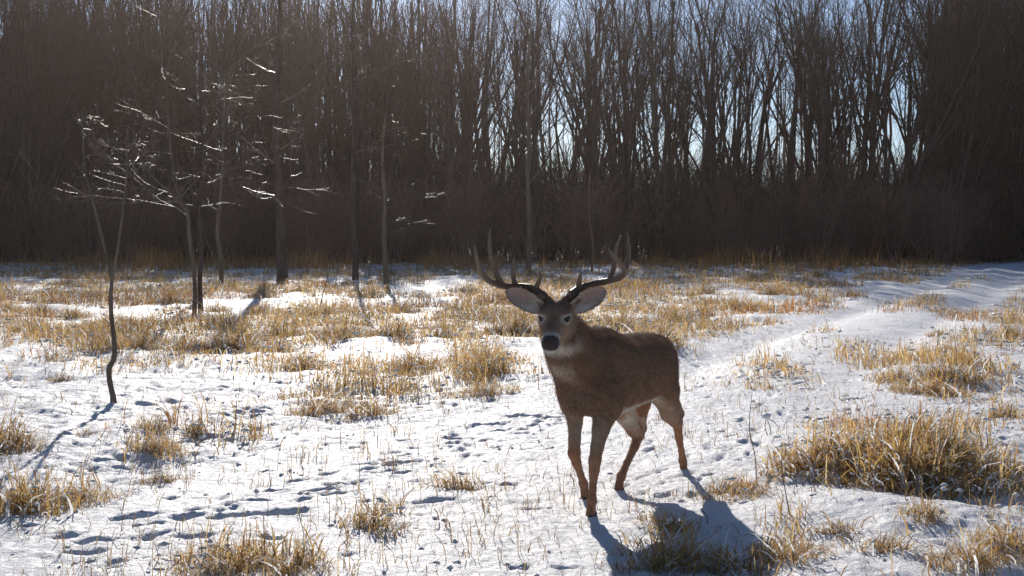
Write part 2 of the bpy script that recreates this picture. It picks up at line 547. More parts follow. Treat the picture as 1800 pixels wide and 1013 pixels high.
def surface_nets(f):
    v = f.v; s = v < 0
    nx, ny, nz = v.shape
    cnt = np.zeros((nx - 1, ny - 1, nz - 1), np.int8)
    for i in (0, 1):
        for j in (0, 1):
            for k in (0, 1):
                cnt += s[i:nx - 1 + i, j:ny - 1 + j, k:nz - 1 + k]
    act = np.argwhere((cnt > 0) & (cnt < 8))
    ids = np.full(cnt.shape, -1, np.int32)
    ids[act[:, 0], act[:, 1], act[:, 2]] = np.arange(len(act))
    pos = np.zeros((len(act), 3)); num = np.zeros(len(act))
    corners = [(i, j, k) for i in (0, 1) for j in (0, 1) for k in (0, 1)]
    for a in corners:
        for ax in range(3):
            if a[ax]: continue
            b = list(a); b[ax] = 1
            va = v[act[:, 0] + a[0], act[:, 1] + a[1], act[:, 2] + a[2]]
            vb = v[act[:, 0] + b[0], act[:, 1] + b[1], act[:, 2] + b[2]]
            m = (va < 0) != (vb < 0)
            t = va[m] / (va[m] - vb[m])
            p = np.tile(np.array(a, float), (m.sum(), 1)); p[:, ax] = t
            pos[m] += p; num[m] += 1
    P = f.lo + f.h * (act + pos / num[:, None])
    quads = []
    for ax in range(3):
        o1, o2 = [(1, 2), (2, 0), (0, 1)][ax]
        sl0 = [slice(None)] * 3; sl1 = [slice(None)] * 3
        sl0[ax] = slice(0, -1); sl1[ax] = slice(1, None)
        a, b = s[tuple(sl0)], s[tuple(sl1)]
        for flip, m in ((False, a & ~b), (True, ~a & b)):
            e = np.argwhere(m)
            ok = (e[:, o1] > 0) & (e[:, o2] > 0) & (e[:, o1] < v.shape[o1] - 1) & (e[:, o2] < v.shape[o2] - 1)
            e = e[ok]
            def cid(d1, d2):
                c = e.copy(); c[:, o1] += d1; c[:, o2] += d2
                return ids[c[:, 0], c[:, 1], c[:, 2]]
            q = np.stack([cid(-1, -1), cid(0, -1), cid(0, 0), cid(-1, 0)], -1)
            quads.append(q[:, ::-1] if flip else q)
    return P, np.concatenate(quads)

def relax(P, Q, n=2, lam=0.5):
    e = np.concatenate([Q[:, [0, 1]], Q[:, [1, 2]], Q[:, [2, 3]], Q[:, [3, 0]]])
    for _ in range(n):
        s = np.zeros_like(P); c = np.zeros(len(P))
        for i in range(3):
            s[:, i] = np.bincount(e[:, 0], P[e[:, 1], i], len(P)) + np.bincount(e[:, 1], P[e[:, 0], i], len(P))
        c = np.bincount(e[:, 0], minlength=len(P)) + np.bincount(e[:, 1], minlength=len(P))
        P = P * (1 - lam) + lam * s / np.maximum(c, 1)[:, None]
    return P

def vnormals(P, Q):
    n = np.cross(P[Q[:, 2]] - P[Q[:, 0]], P[Q[:, 3]] - P[Q[:, 1]])
    N = np.zeros_like(P)
    for j in range(4):
        for i in range(3):
            N[:, i] += np.bincount(Q[:, j], n[:, i], len(P))
    return N / (np.linalg.norm(N, axis=1, keepdims=True) + 1e-12)

# head frame (world): looks at the camera, a little towards the left of the picture, nose lowered
EYE_MID = pix_depth(974, 560, 5.86)
hy, hp = R(9.0), R(18.5)
HF = np.array([-math.sin(hy) * math.cos(hp), -math.cos(hy) * math.cos(hp), -math.sin(hp)])
HLv = np.cross(np.array([0, 0, 1.0]), HF); HLv /= np.linalg.norm(HLv)
HU = np.cross(HF, HLv)
HS = 1.07
H0 = EYE_MID - HF * 0.108 * HS - HU * 0.020 * HS
def head_w(h, l, u):
    return H0 + (HF * h + HLv * l + HU * u) * HS
def dirs_local(d):
    return np.array([d[0] * DF[0] + d[1] * DF[1], d[0] * DL[0] + d[1] * DL[1], d[2]])
def head_l(h, l, u):
    return to_local(head_w(h, l, u))

LEGS = {
    'LF': [((.36, .10, .64), .085), ((.40, .12, .54), .068), ((.464, .12, .432), .043), ((.50, .119, .35), .032), ((.522, .118, .285), .0305), ((.527, .117, .24), .0255),
           ((.540, .116, .15), .0172), ((.546, .115, .095), .0232), ((.552, .114, .06), .019), ((.560, .114, .022), .026)],
    'RF': [((.33, -.10, .64), .085), ((.315, -.12, .53), .06), ((.305, -.112, .43), .039), ((.325, -.104, .34), .031), ((.336, -.10, .275), .032), ((.312, -.10, .225), .0240),
           ((.265, -.10, .15), .0172), ((.236, -.10, .10), .0228), ((.222, -.10, .06), .019), ((.216, -.10, .024), .025)],
    'LH': [((-.37, .062, .66), .078), ((-.35, .088, .53), .074), ((-.430, .080, .40), .051), ((-.525, .07, .345), .036), ((-.567, .068, .325), .029), ((-.599, .065, .24), .022),
           ((-.648, .06, .15), .0172), ((-.678, .055, .09), .0228), ((-.693, .053, .058), .019), ((-.705, .05, .022), .025)],
    'RH': [((-.36, -.075, .67), .085), ((-.23, -.105, .52), .075), ((-.235, -.095, .40), .055), ((-.295, -.073, .31), .039), ((-.335, -.062, .275), .030), ((-.27, -.055, .22), .0245),
           ((-.17, -.05, .15), .019), ((-.09, -.045, .09), .0242), ((-.065, -.042, .06), .02), ((-.046, -.04, .022), .026)],
}

def build_body():
    f = Field((-.80, -.27, -.02), (1.08, .30, 1.16), 0.006)
    torso = [(-.605, .675, .04, .05, .035), (-.575, .675, .075, .085, .062), (-.51, .675, .118, .135, .085), (-.41, .675, .156, .172, .125), (-.28, .67, .178, .185, .155),
             (-.10, .665, .190, .19, .165), (.06, .665, .198, .205, .170), (.20, .67, .232, .215, .165), (.30, .675, .235, .21, .155), (.39, .68, .20, .195, .138), (.47, .68, .135, .165, .11),
             (.53, .67, .08, .11, .07), (.555, .665, .04, .06, .04)]
    f.loft((0, 0, 0), np.eye(3), torso, 0.0, power=2.25)
    hb = head_l(-.01, 0, -.01); hj = head_l(.03, 0, -.045)
    # neck, thick as in the rut
    f.chain([((.30, 0, .735), .135), ((.48, .0, .80), .112), ((.60, .0, .885), .090), (tuple(hb), .070)], 0.09)
    f.chain([((.45, 0, .67), .105), ((.565, 0, .785), .076), (tuple(hj), .05)], 0.07)
    # shoulder, haunch and chest muscle
    for sgn, dF in ((1, .03), (-1, 0.0)):
        f.ellipsoid((.33 + dF, sgn * .105, .68), (.12, .064, .17), None, 0.02)
        f.ellipsoid((.42 + dF, sgn * .075, .60), (.075, .06, .085), None, 0.03)
    f.ellipsoid((-.36, .062, .635), (.140, .066, .18), None, 0.025)
    f.ellipsoid((-.35, -.072, .635), (.150, .068, .18), None, 0.03)
    f.ellipsoid((.50, 0, .57), (.055, .065, .085), None, 0.03)     # brisket
    for key, pts in LEGS.items():
        f.chain(pts[:3], 0.03)
        f.chain(pts[2:], 0.012)
    # calcaneus (point of hock) and dewclaws
    f.chain([((-.575, .068, .325), .022), ((-.615, .068, .372), .015), ((-.55, .075, .44), .012)], .02)
    f.chain([((-.345, -.062, .275), .024), ((-.395, -.062, .305), .016), ((-.30, -.08, .42), .012)], .02)
    for key in LEGS:
        p = np.array(LEGS[key][7][0])
        for sgn in (-1, 1):
            f.ellipsoid(p + np.array([-.022, sgn * .011, -.012]), (.009, .007, .011), None, .006)
    f.chain([((-.44, .062, .60), .050), ((-.50, .066, .47), .032), ((-.60, .068, .375), .018)], .03)
    f.chain([((-.50, -.085, .60), .062), ((-.42, -.08, .45), .045), ((-.385, -.064, .31), .018)], .03)
    # tail
    f.chain([((-.565, 0, .715), .024), ((-.600, 0, .66), .024), ((-.605, 0, .58), .018), ((-.60, 0, .53), .007)], .02)
    # head
    A = np.stack([dirs_local(HF), dirs_local(HLv), dirs_local(HU)])
    org = to_local(H0)
    S = HS
    st = [(-.025, .0, .03, .03, .03), (0.0, .0, .052, .055, .052), (.04, .0, .062, .076, .072), (.085, -.002, .058, .078, .075), (.115, -.007, .049, .071, .066), (.16, -.014, .037, .056, .050),
          (.20, -.020, .032, .046, .043), (.24, -.026, .030, .040, .040), (.27, -.030, .028, .033, .039), (.29, -.032, .022, .025, .031), (.298, -.032, .013, .014, .018)]
    st = [tuple(x * S for x in r) for r in st]
    f.loft(org, A, st, 0.035, power=2.45)
    def hl(h, l, u): return head_l(h, l, u)
    for sgn in (-1, 1):
        f.ellipsoid(hl(.095, sgn * .055, .040), np.array((.030, .020, .011)) * S, A, .012)      # brow
        f.ellipsoid(hl(.115, sgn * .044, -.012), np.array((.045, .016, .02)) * S, A, .02)       # cheek bone
        f.ellipsoid(hl(.045, sgn * .045, -.045), np.array((.05, .022, .035)) * S, A, .02)       # jaw muscle
        f.ellipsoid(hl(.116, sgn * .0645, .0200), np.array((.014, .015, .0098)) * S, A, .005, carve=True)   # eye socket
        f.capsule(hl(.015, sgn * .035, .045), hl(-.004, sgn * .040, .064), .026, .021, .02)     # pedicle
        f.capsule(hl(.012, sgn * .05, .03), hl(-.03, sgn * .082, .05), .030, .018, .02)         # ear root
        f.ellipsoid(hl(.284, sgn * .018, -.022), np.array((.014, .012, .014)) * S, A, .008)     # nose wings
        f.ellipsoid(hl(.300, sgn * .0145, -.024), np.array((.008, .005, .0065)) * S, A, .003, carve=True)   # nostrils
    f.ellipsoid(hl(.255, 0, -.066), np.array((.034, .023, .012)) * S, A, .006)                    # chin / lower lip
    P, Q = surface_nets(f)
    P = relax(P, Q, 2, 0.5)
    return P, Q

def sdist_seg(P, a, b):
    a = np.array(a, float); b = np.array(b, float); ba = b - a
    t = np.clip(((P - a) @ ba) / (ba @ ba), 0, 1)
    return np.linalg.norm(P - a - t[:, None] * ba, axis=1), t

def coat(P, N):
    """coat colours by place on the animal (local coordinates)"""
    n = len(P)
    W = np.stack([DEER_O[0] + DF[0] * P[:, 0] + DL[0] * P[:, 1], DEER_O[1] + DF[1] * P[:, 0] + DL[1] * P[:, 1], P[:, 2]], -1)
    hd = (W - H0) / HS
    hh, hl, hu = hd @ HF, hd @ HLv, hd @ HU
    base = np.array([0.285, 0.165, 0.098]); dark = np.array([0.165, 0.095, 0.060]); rust = np.array([0.37, 0.175, 0.095])
    pale = np.array([0.55, 0.45, 0.35]); white = np.array([0.72, 0.66, 0.58]); flank = np.array([0.36, 0.205, 0.118])
    col = np.tile(base, (n, 1))
    F, L, Z = P[:, 0], P[:, 1], P[:, 2]
    def put(c, w):
        nonlocal col
        w = np.clip(w, 0, 1)[:, None]
        col = col * (1 - w) + c * w
    wob = 0.02 * fbm(F * 9 + 3, Z * 9 + L * 7, 71, 3)
    put(flank, sstep(.72, .50, Z) * .9)
    put(dark, sstep(.80, .93, Z + wob) * sstep(-.66, -.4, F) * (F < .6) * .75)
    # pale belly
    put(white, sstep(.535, .495, Z + wob) * sstep(-.15, -.6, N[:, 2]) * sstep(-.34, -.22, F) * sstep(.15, .11, np.abs(L)) * sstep(.36, .22, F) * .9)
    # legs
    for key, pts in LEGS.items():
        sgn = 1 if key[0] == 'L' else -1
        d = np.full(n, 9.0); cl = np.zeros(n); cf = np.zeros(n)
        for (a, ra), (b, rb) in zip(pts[:-1], pts[1:]):
            dd, t = sdist_seg(P, a, b)
            m = dd < d
            d[m] = dd[m]
            cl[m] = a[1] + (b[1] - a[1]) * t[m]
            cf[m] = a[0] + (b[0] - a[0]) * t[m]
        near = sstep(.125, .085, d)
        inner = sstep(0.3, 0.8, -sgn * N[:, 1])
        if key[1] == 'H':
            front = sstep(-.2, .6, N[:, 0])
            put(pale * 1.15, near * sstep(.53, .44, Z + wob) * sstep(.26, .36, Z) * np.clip(inner * 1.1 + .22 * front, 0, 1) * .9)
            put(rust, near * sstep(.40, .28, Z + wob) * (1 - .55 * inner * sstep(.10, .28, Z)) * .9)
        else:
            put(pale * .62, near * sstep(.54, .46, Z + wob) * sstep(.27, .36, Z) * np.clip(inner + .35 * sstep(.3, .8, N[:, 0]), 0, 1) * .85)
            put(rust, near * sstep(.36, .26, Z + wob) * .9)
    # rump / under tail
    put(white, sstep(.5, .9, -N[:, 0]) * np.exp(-(L / .05) ** 2) * sstep(.72, .66, Z) * (Z > .5) * (F < -.5) * .8)
    # chest front: warmer brown, two throat patches
    fr = sstep(.25, .8, N[:, 0])
    put(rust * .85, fr * sstep(.45, .56, F) * sstep(.98, .84, Z) * sstep(.5, .62, Z) * .55)
    nd, nt_ = sdist_seg(P, (.50, 0, .62), tuple(head_l(.03, 0, -.045)))
    put(white * 1.1, sstep(.12, .55, N[:, 0] * .8 - N[:, 2] * .5) * np.exp(-((nt_ - .84) / .15) ** 4) * sstep(.13, .09, nd) * sstep(.15, .11, hh) * .95)
    put(pale * 1.15, fr * np.exp(-((Z - .735) / .042) ** 2) * sstep(.10, .03, np.abs(L + .005)) * sstep(.44, .53, F) * .85)
    put(pale * .9, fr * np.exp(-((Z - .60) / .06) ** 2) * sstep(.10, .03, np.abs(L - .03)) * sstep(.40, .5, F) * .25)
    # head
    inhead = sstep(-.05, .04, hh) * sstep(.105, .08, np.abs(hl)) * sstep(-.13, -.085, hu + .35 * np.clip(.06 - hh, 0, 1)) * (hu < .14)
    put(np.array([.265, .158, .098]), inhead)
    put(dark * .8, inhead * sstep(.105, .03, hh) * sstep(.025, .045, hu) * (np.abs(hl) < .07))
    put(dark * 1.1, inhead * sstep(.10, .13, hh) * sstep(.24, .20, hh) * sstep(.022, .008, np.abs(hl)) * sstep(-.02, .0, hu) * .75)
    put(np.array([.34, .20, .122]), inhead * sstep(.028, .042, np.abs(hl)) * sstep(.10, .12, hh) * sstep(.23, .19, hh) * .8)
    for sgn in (-1, 1):
        e = np.sqrt(((hh - .112) * .7) ** 2 + ((hu - .0200) * 1.45) ** 2 + ((hl - sgn * .0625) * .8) ** 2)
        put(pale * .85, inhead * np.exp(-((e - .0255) / .0075) ** 2) * .95)
        put(np.array([.03, .022, .018]), inhead * sstep(.0195, .0160, e))
    put(pale * 1.1, inhead * np.exp(-((hh - .243) / .017) ** 2) * sstep(-.085, -.03, hu) * .8)
    put(white, inhead * sstep(-.048, -.058, hu) * sstep(.10, .2, hh) * .9)
    nose = inhead * sstep(.252, .262, hh + .10 * np.clip(-.035 - hu, -.02, .05) * 0) * sstep(-.056, -.050, hu)
    put(np.array([.05, .037, .034]), nose)
    put(np.array([.03, .024, .02]), inhead * np.exp(-((hu + .0545 + .0) / .003) ** 2) * sstep(.17, .2, hh) * .8)
    for sgn in (-1, 1):
        put(dark * .6, inhead * np.exp(-(((hh - .235) / .012) ** 2 + ((hl - sgn * .03) / .02) ** 2 + ((hu + .066) / .008) ** 2)) * .7)
    var = 1 + .26 * fbm(F * 30 + L * 21, Z * 18 + L * 17, 77, 3)
    return col * var[:, None], nose

def tube(path, radii, sides=8, close_tip=True, twist=0.0, bumps=0.0, seed=0):
    """tapered tube along a polyline: verts, quads, tris"""
    P = np.asarray(path, float); r = np.asarray(radii, float)
    T = np.gradient(P, axis=0); T /= np.linalg.norm(T, axis=1, keepdims=True) + 1e-12
    ref = np.array([0.0, 0.0, 1.0]) if abs(T[0][2]) < 0.9 else np.array([1.0, 0, 0])
    u = np.cross(T[0], ref); u /= np.linalg.norm(u)
    V = np.empty((len(P), sides, 3))
    ang = np.arange(sides) * 2 * math.pi / sides
    rg = np.random.default_rng(seed) if bumps else None
    for i in range(len(P)):
        u = u - T[i] * (u @ T[i]); u /= np.linalg.norm(u) + 1e-12
        w = np.cross(T[i], u)
        rr = r[i] * (1 + (bumps * rg.normal(0, 1, sides) if bumps else 0))
        V[i] = P[i] + (np.cos(ang) * rr)[:, None] * u + (np.sin(ang) * rr)[:, None] * w
    n = len(P)
    idx = np.arange(n * sides).reshape(n, sides)
    q = np.stack([idx[:-1], np.roll(idx[:-1], -1, 1), np.roll(idx[1:], -1, 1), idx[1:]], -1).reshape(-1, 4)
    verts = V.reshape(-1, 3)
    tip = len(verts)
    verts = np.concatenate([verts, [P[-1] + T[-1] * r[-1]]])
    t = np.stack([idx[-1], np.roll(idx[-1], -1), np.full(sides, tip)], -1)
    return verts, q, t

class Bag:
    """collects tubes and patches into one mesh"""
    def __init__(self): self.v = []; self.q = []; self.t = []; self.c = []; self.n = 0
    def add(self, v, q=None, t=None, c=None):
        self.v.append(v)
        if q is not None and len(q): self.q.append(np.asarray(q) + self.n)
        if t is not None and len(t): self.t.append(np.asarray(t) + self.n)
        if c is not None: self.c.append(np.broadcast_to(np.asarray(c, float), (len(v), 3)))
        self.n += len(v)
    def mesh(self, name, mat, smooth=True, off=None):
        v = np.concatenate(self.v)
        if off is not None: v = v - np.asarray(off)
        return mesh_np(name, v, np.concatenate(self.t) if self.t else None, np.concatenate(self.q) if self.q else None,
                       np.concatenate(self.c) if self.c else None, smooth, mat)

def smooth_path(pts, n):
    pts = np.array(pts, float)
    s = np.concatenate([[0], np.cumsum(np.linalg.norm(np.diff(pts[:, :3], axis=0), axis=1))])
    q = np.linspace(0, s[-1], n)
    return np.stack([catmull(s, pts[:, j], q) for j in range(pts.shape[1])], -1)

DEER_OFF = np.array([DEER_O[0], DEER_O[1], 0.0])

def build_deer():
    root = empty("whitetail_buck", tuple(DEER_OFF))
    tag(root, "brown whitetail buck with tall antlers walking along the snowy track", "deer")
    P, Q = build_body()
    N = vnormals(P, Q)
    col, nose = coat(P, N)
    world = np.stack([DEER_O[0] + DF[0] * P[:, 0] + DL[0] * P[:, 1], DEER_O[1] + DF[1] * P[:, 0] + DL[1] * P[:, 1], P[:, 2]], -1)
    Nw = np.stack([DF[0] * N[:, 0] + DL[0] * N[:, 1], DF[1] * N[:, 0] + DL[1] * N[:, 1], N[:, 2]], -1)
    bag = Bag()
    bag.add(world, Q, None, col)
    # ears: cupped leaves with thickness, open to the front
    ear_pts = []
    for sgn, tip in ((-1, pix_depth(889, 511, 5.99)), (1, pix_depth(1065, 510, 5.99))):
        base = head_w(.006, sgn * .060, .036)
        ax = tip - base; Ln = np.linalg.norm(ax); ax /= Ln
        face = np.array([sgn * .12, -1.0, -.10]); face -= ax * (face @ ax); face /= np.linalg.norm(face)
        side = np.cross(ax, face)                     # across the ear
        if side[2] < 0: side = -side                  # upwards
        nu, nv = 26, 17
        t = np.linspace(0, 1, nu); s = np.linspace(-1, 1, nv)
        wl = np.interp(t, [0, .1, .25, .45, .65, .8, .9, .96, 1], [.034, .045, .056, .062, .057, .044, .029, .016, .002])
        wu = np.interp(t, [0, .1, .25, .45, .65, .8, .9, .96, 1], [.024, .027, .032, .036, .035, .030, .022, .013, .002])
        T, S = np.meshgrid(t, s, indexing='ij')
        w = np.where(S > 0, wu[:, None] * S, wl[:, None] * S)
        cup = (0.034 * (1 - T) ** 0.6 + 0.010)
        dep = cup * (S ** 2) * (0.4 + 0.6 * np.minimum(1, wl[:, None] / .045)) - 0.020 * np.sin(T * math.pi) * (1 - S ** 2)
        bend = 0.012 * np.sin(T * math.pi)
        inner = base + ax * (T * Ln)[..., None] + side * (w + bend)[..., None] + face * dep[..., None]
        thick = 0.006 * (1 - .4 * T) * (1 - S ** 4)
        outer = inner - face * (thick + 0.0012)[..., None]
        idx = np.arange(nu * nv).reshape(nu, nv)
        q = np.stack([idx[:-1, :-1], idx[:-1, 1:], idx[1:, 1:], idx[1:, :-1]], -1).reshape(-1, 4)
        v = np.concatenate([inner.reshape(-1, 3), outer.reshape(-1, 3)])
        K = nu * nv
        rim = np.concatenate([idx[:, 0], idx[-1, 1:], idx[-2::-1, -1], idx[0, -2:0:-1]])
        rq = np.stack([rim, np.roll(rim, -1), np.roll(rim, -1) + K, rim + K], -1)
        ci = np.zeros((nu, nv, 3)); ci[:] = (.40, .285, .24)
        ps = np.exp(-((S - .1) / .35) ** 2)[..., None] * np.exp(-((T - .6) / .28) ** 2)[..., None]
        ci = ci * (1 - .35 * ps) + np.array([.42, .20, .17]) * .35 * ps
        wt = np.clip(sstep(.45, .15, T) + .75 * sstep(-.45, -.8, S) * sstep(.7, .3, T), 0, 1)[..., None]
        ci = ci * (1 - .7 * wt) + np.array([.78, .70, .60]) * .7 * wt
        ed = (sstep(.86, 1.0, np.abs(S)) + sstep(.94, 1, T))[..., None].clip(0, 1)
        ci = ci * (1 - .8 * ed) + np.array([.06, .045, .035]) * .8 * ed
        co = np.tile(np.array([.10, .07, .05]), (K, 1))
        flip = sgn < 0
        c = np.concatenate([ci.reshape(-1, 3), co])
        qq = np.concatenate([q, q[:, ::-1] + K, rq])
        bag.add(v, qq, None, c)
        ear_pts.append((inner, face, ax, side, S, T))
    body = obj("body", bag.mesh("buck_body", mat_attr("coat", 0.75, 0.15, 220.0, 0.35, 0.002, sheen=0.15), off=DEER_OFF), root)

    # fur: short hairs lying back along the coat
    rg = np.random.default_rng(5)
    tri = np.concatenate([Q[:, :3], Q[:, [0, 2, 3]]])
    area = np.linalg.norm(np.cross(world[tri[:, 1]] - world[tri[:, 0]], world[tri[:, 2]] - world[tri[:, 0]]), axis=1)
    keep = nose[tri[:, 0]] < .3
    for sgn in (-1, 1):
        e = np.linalg.norm(world[tri[:, 0]] - head_w(.110, sgn * .062, .020), axis=1)
        keep &= e > .024
    pr = area * keep
    NF = 170000
    pick = rg.choice(len(tri), NF, p=pr / pr.sum())
    a = rg.random((NF, 2)); f_ = a.sum(1) > 1; a[f_] = 1 - a[f_]
    def lerp(A): return A[tri[pick, 0]] * (1 - a[:, :1] - a[:, 1:]) + A[tri[pick, 1]] * a[:, :1] + A[tri[pick, 2]] * a[:, 1:]
    p, nn, cc, lp = lerp(world), lerp(Nw), lerp(col), lerp(P)
    nn /= np.linalg.norm(nn, axis=1, keepdims=True)
    comb = np.tile(np.array([-DF[0] * .9, -DF[1] * .9, -.45]), (NF, 1))
    hd = (p - H0) / HS
    hh = hd @ HF
    onhead = (hh > -.04 + .02 * rg.normal(0, 1, NF)) & (np.sqrt((hd @ HLv) ** 2 + (hd @ HU) ** 2) < .098) & (hh < .33)
    comb[onhead] = -HF * 1.0
    lk = sstep(.60, .40, lp[:, 2])
    leg = lk > .6
    comb = comb * (1 - lk[:, None]) + np.array([-DF[0] * .15, -DF[1] * .15, -1.0]) * lk[:, None]
    comb -= nn * (comb * nn).sum(1, keepdims=True)
    comb /= np.linalg.norm(comb, axis=1, keepdims=True) + 1e-9
    ln = np.where(onhead, .0065, .021 + (.0065 - .021) * lk) * rg.uniform(.6, 1.4, NF)
    neck = (lp[:, 0] > .42) & (lp[:, 2] > .62) & ~onhead
    ln[neck] *= 1.15
    d1 = comb + nn * rg.uniform(.15, .55, (NF, 1)) + rg.normal(0, .18, (NF, 3))
    d1 /= np.linalg.norm(d1, axis=1, keepdims=True)
    tip = p + d1 * ln[:, None]
    sd = np.cross(d1, nn); sd /= np.linalg.norm(sd, axis=1, keepdims=True) + 1e-9
    wd = np.where(leg | onhead, .0009, .0012)[:, None]
    b0, b1 = p - sd * wd - nn * .001, p + sd * wd - nn * .001
    v = np.stack([b0, b1, tip], 1).reshape(-1, 3)
    vc = np.repeat(cc * rg.uniform(.5, 1.5, (NF, 1)), 3, 0).reshape(NF, 3, 3)
    vc[:, 2] *= 1.15
    hv, hc = [], []
    for (inner, face, ax, side, S_, T_) in ear_pts:
        k = 900
        i = (rg.random(k) ** 1.7 * 24).astype(int); j = rg.integers(0, 17, k)
        edge = rg.random(k) < .4
        j[edge] = np.where(rg.random(edge.sum()) < .5, 0, 16); i[edge] = rg.integers(0, 25, edge.sum())
        b_ = inner[i, j] + rg.normal(0, .0015, (k, 3))
        L_ = np.where(edge, rg.uniform(.003, .007, k), rg.uniform(.012, .034, k) * (1 - i / 30))
        d_ = ax * .8 + face * rg.uniform(.05, .5, (k, 1)) + side * (rg.normal(0, .4, (k, 1)) + np.where(edge, np.where(j == 0, -.5, .5), 0)[:, None])
        d_ /= np.linalg.norm(d_, axis=1, keepdims=True)
        s_ = np.cross(d_, face); s_ /= np.linalg.norm(s_, axis=1, keepdims=True) + 1e-9
        hv.append(np.stack([b_ - s_ * .0008, b_ + s_ * .0008, b_ + d_ * L_[:, None]], 1).reshape(-1, 3))
        cc_ = np.where(edge[:, None], np.array([.16, .10, .065]), np.array([.72, .62, .50]) * rg.uniform(.6, 1.1, (k, 1)))
        hc.append(np.repeat(cc_, 3, 0).reshape(k, 3, 3))
    v = np.concatenate([v] + hv); vc = np.concatenate([vc] + hc); NF = len(v) // 3
    fme = mesh_np("buck_fur", v - DEER_OFF, tris=np.arange(NF * 3).reshape(-1, 3), col=vc.reshape(-1, 3), mat=mat_blades("fur_hair", 0.45, 0.55))
    fo = obj("fur", fme, root)

    # pale hair inside the ears
    eb = Bag()
    # eyes
    me_eye = None
    mt = mat_plain("eye_dark", (.012, .009, .008), .08, .6)
    for sgn in (-1, 1):
        c = head_w(.1035, sgn * .0565, .0200) - DEER_OFF
        nu, nv = 16, 10
        th = np.linspace(0, math.pi, nv); ph = np.linspace(0, 2 * math.pi, nu, endpoint=False)
        TH, PH = np.meshgrid(th, ph, indexing='ij')
        r = .0160 * HS
        v = np.stack([np.sin(TH) * np.cos(PH), np.sin(TH) * np.sin(PH), np.cos(TH)], -1).reshape(-1, 3) * r
        idx = np.arange(nu * nv).reshape(nv, nu)
        q = np.stack([idx[:-1], np.roll(idx[:-1], -1, 1), np.roll(idx[1:], -1, 1), idx[1:]], -1).reshape(-1, 4)
        obj("eye", mesh_np("buck_eye", v * np.array([1, 1, .8]), quads=q, mat=mt), root, tuple(c))
    # hooves: two toes each
    mh = mat_plain("hoof_horn", (.07, .05, .04), .5, .35)
    for key, pts in LEGS.items():
        c = np.array(pts[-1][0])
        f = Field((-.05, -.05, -.01), (.075, .05, .07), .004)
        for sgn in (-1, 1):
            f.chain([((-.012, sgn * .013, .022), .017), ((.028, sgn * .012, .012), .012), ((.048, sgn * .008, .008), .006)], .004)
        sl, Pg = f.sub((-.1, -.1, -.1), (.1, .1, .1))
        f.v[sl] = np.maximum(f.v[sl], -(Pg[2] - 0.001))
        hp_, hq = surface_nets(f)
        hp_ = relax(hp_, hq, 1, .4)
        w = np.stack([DF[0] * hp_[:, 0] + DL[0] * hp_[:, 1], DF[1] * hp_[:, 0] + DL[1] * hp_[:, 1], hp_[:, 2]], -1)
        cw = to_world(c[0], c[1], c[2] - .022) - DEER_OFF
        obj("hoof", mesh_np("buck_hoof", w, quads=hq, mat=mh), root, tuple(cw))
    # antlers (positions read from the photograph, put at their own depths)
    Z3 = lambda x, y, d: pix_depth(820 + x / 4.403, 390 + y / 4.403, d)
    right = {
        'beam': ([(612, 600, 5.945), (585, 575, 5.95), (545, 540, 5.965), (490, 512, 5.99), (400, 503, 6.02), (320, 501, 6.01), (230, 482, 5.96), (160, 448, 5.89), (117, 400, 5.83), (95, 340, 5.785), (78, 270, 5.755), (60, 190, 5.74)],
                 [.023, .021, .0205, .019, .0165, .0165, .016, .0145, .0125, .0105, .008, .0035]),
        'tines': [([(528, 530, 5.975), (555, 475, 5.955), (571, 430, 5.94), (568, 386, 5.93)], [.016, .012, .0085, .0025]),
                  ([(385, 503, 6.02), (364, 440, 6.0), (362, 370, 5.985), (368, 300, 5.98), (372, 262, 5.98)], [.0155, .012, .010, .007, .0025]),
                  ([(278, 492, 5.99), (232, 410, 5.965), (205, 325, 5.945), (182, 230, 5.93), (178, 130, 5.925), (184, 48, 5.925)], [.0165, .014, .012, .0105, .008, .0025])]}
    left = {
        'beam': ([(790, 600, 5.945), (812, 575, 5.95), (845, 540, 5.965), (885, 512, 5.985), (940, 493, 6.02), (1010, 475, 6.03), (1090, 458, 6.0), (1170, 438, 5.93), (1222, 398, 5.86), (1215, 350, 5.80), (1165, 292, 5.76), (1122, 240, 5.735), (1098, 200, 5.725)],
                 [.023, .021, .0205, .019, .0165, .0165, .016, .0155, .0145, .0125, .010, .0075, .003]),
        'tines': [([(872, 522, 5.98), (872, 455, 5.955), (884, 410, 5.94), (891, 384, 5.93)], [.016, .012, .008, .0025]),
                  ([(800, 580, 5.935), (796, 550, 5.93), (795, 522, 5.925)], [.010, .007, .002]),
                  ([(1105, 455, 5.99), (1135, 375, 5.985), (1150, 280, 5.98), (1162, 190, 5.975), (1193, 112, 5.97)], [.015, .0125, .0105, .008, .0025]),
                  ([(1218, 405, 5.87), (1248, 310, 5.875), (1258, 210, 5.88), (1246, 85, 5.885)], [.015, .012, .009, .0025])]}
    mant = mat_attr("antler_bone", .5, .35, 130.0, .6, .003)
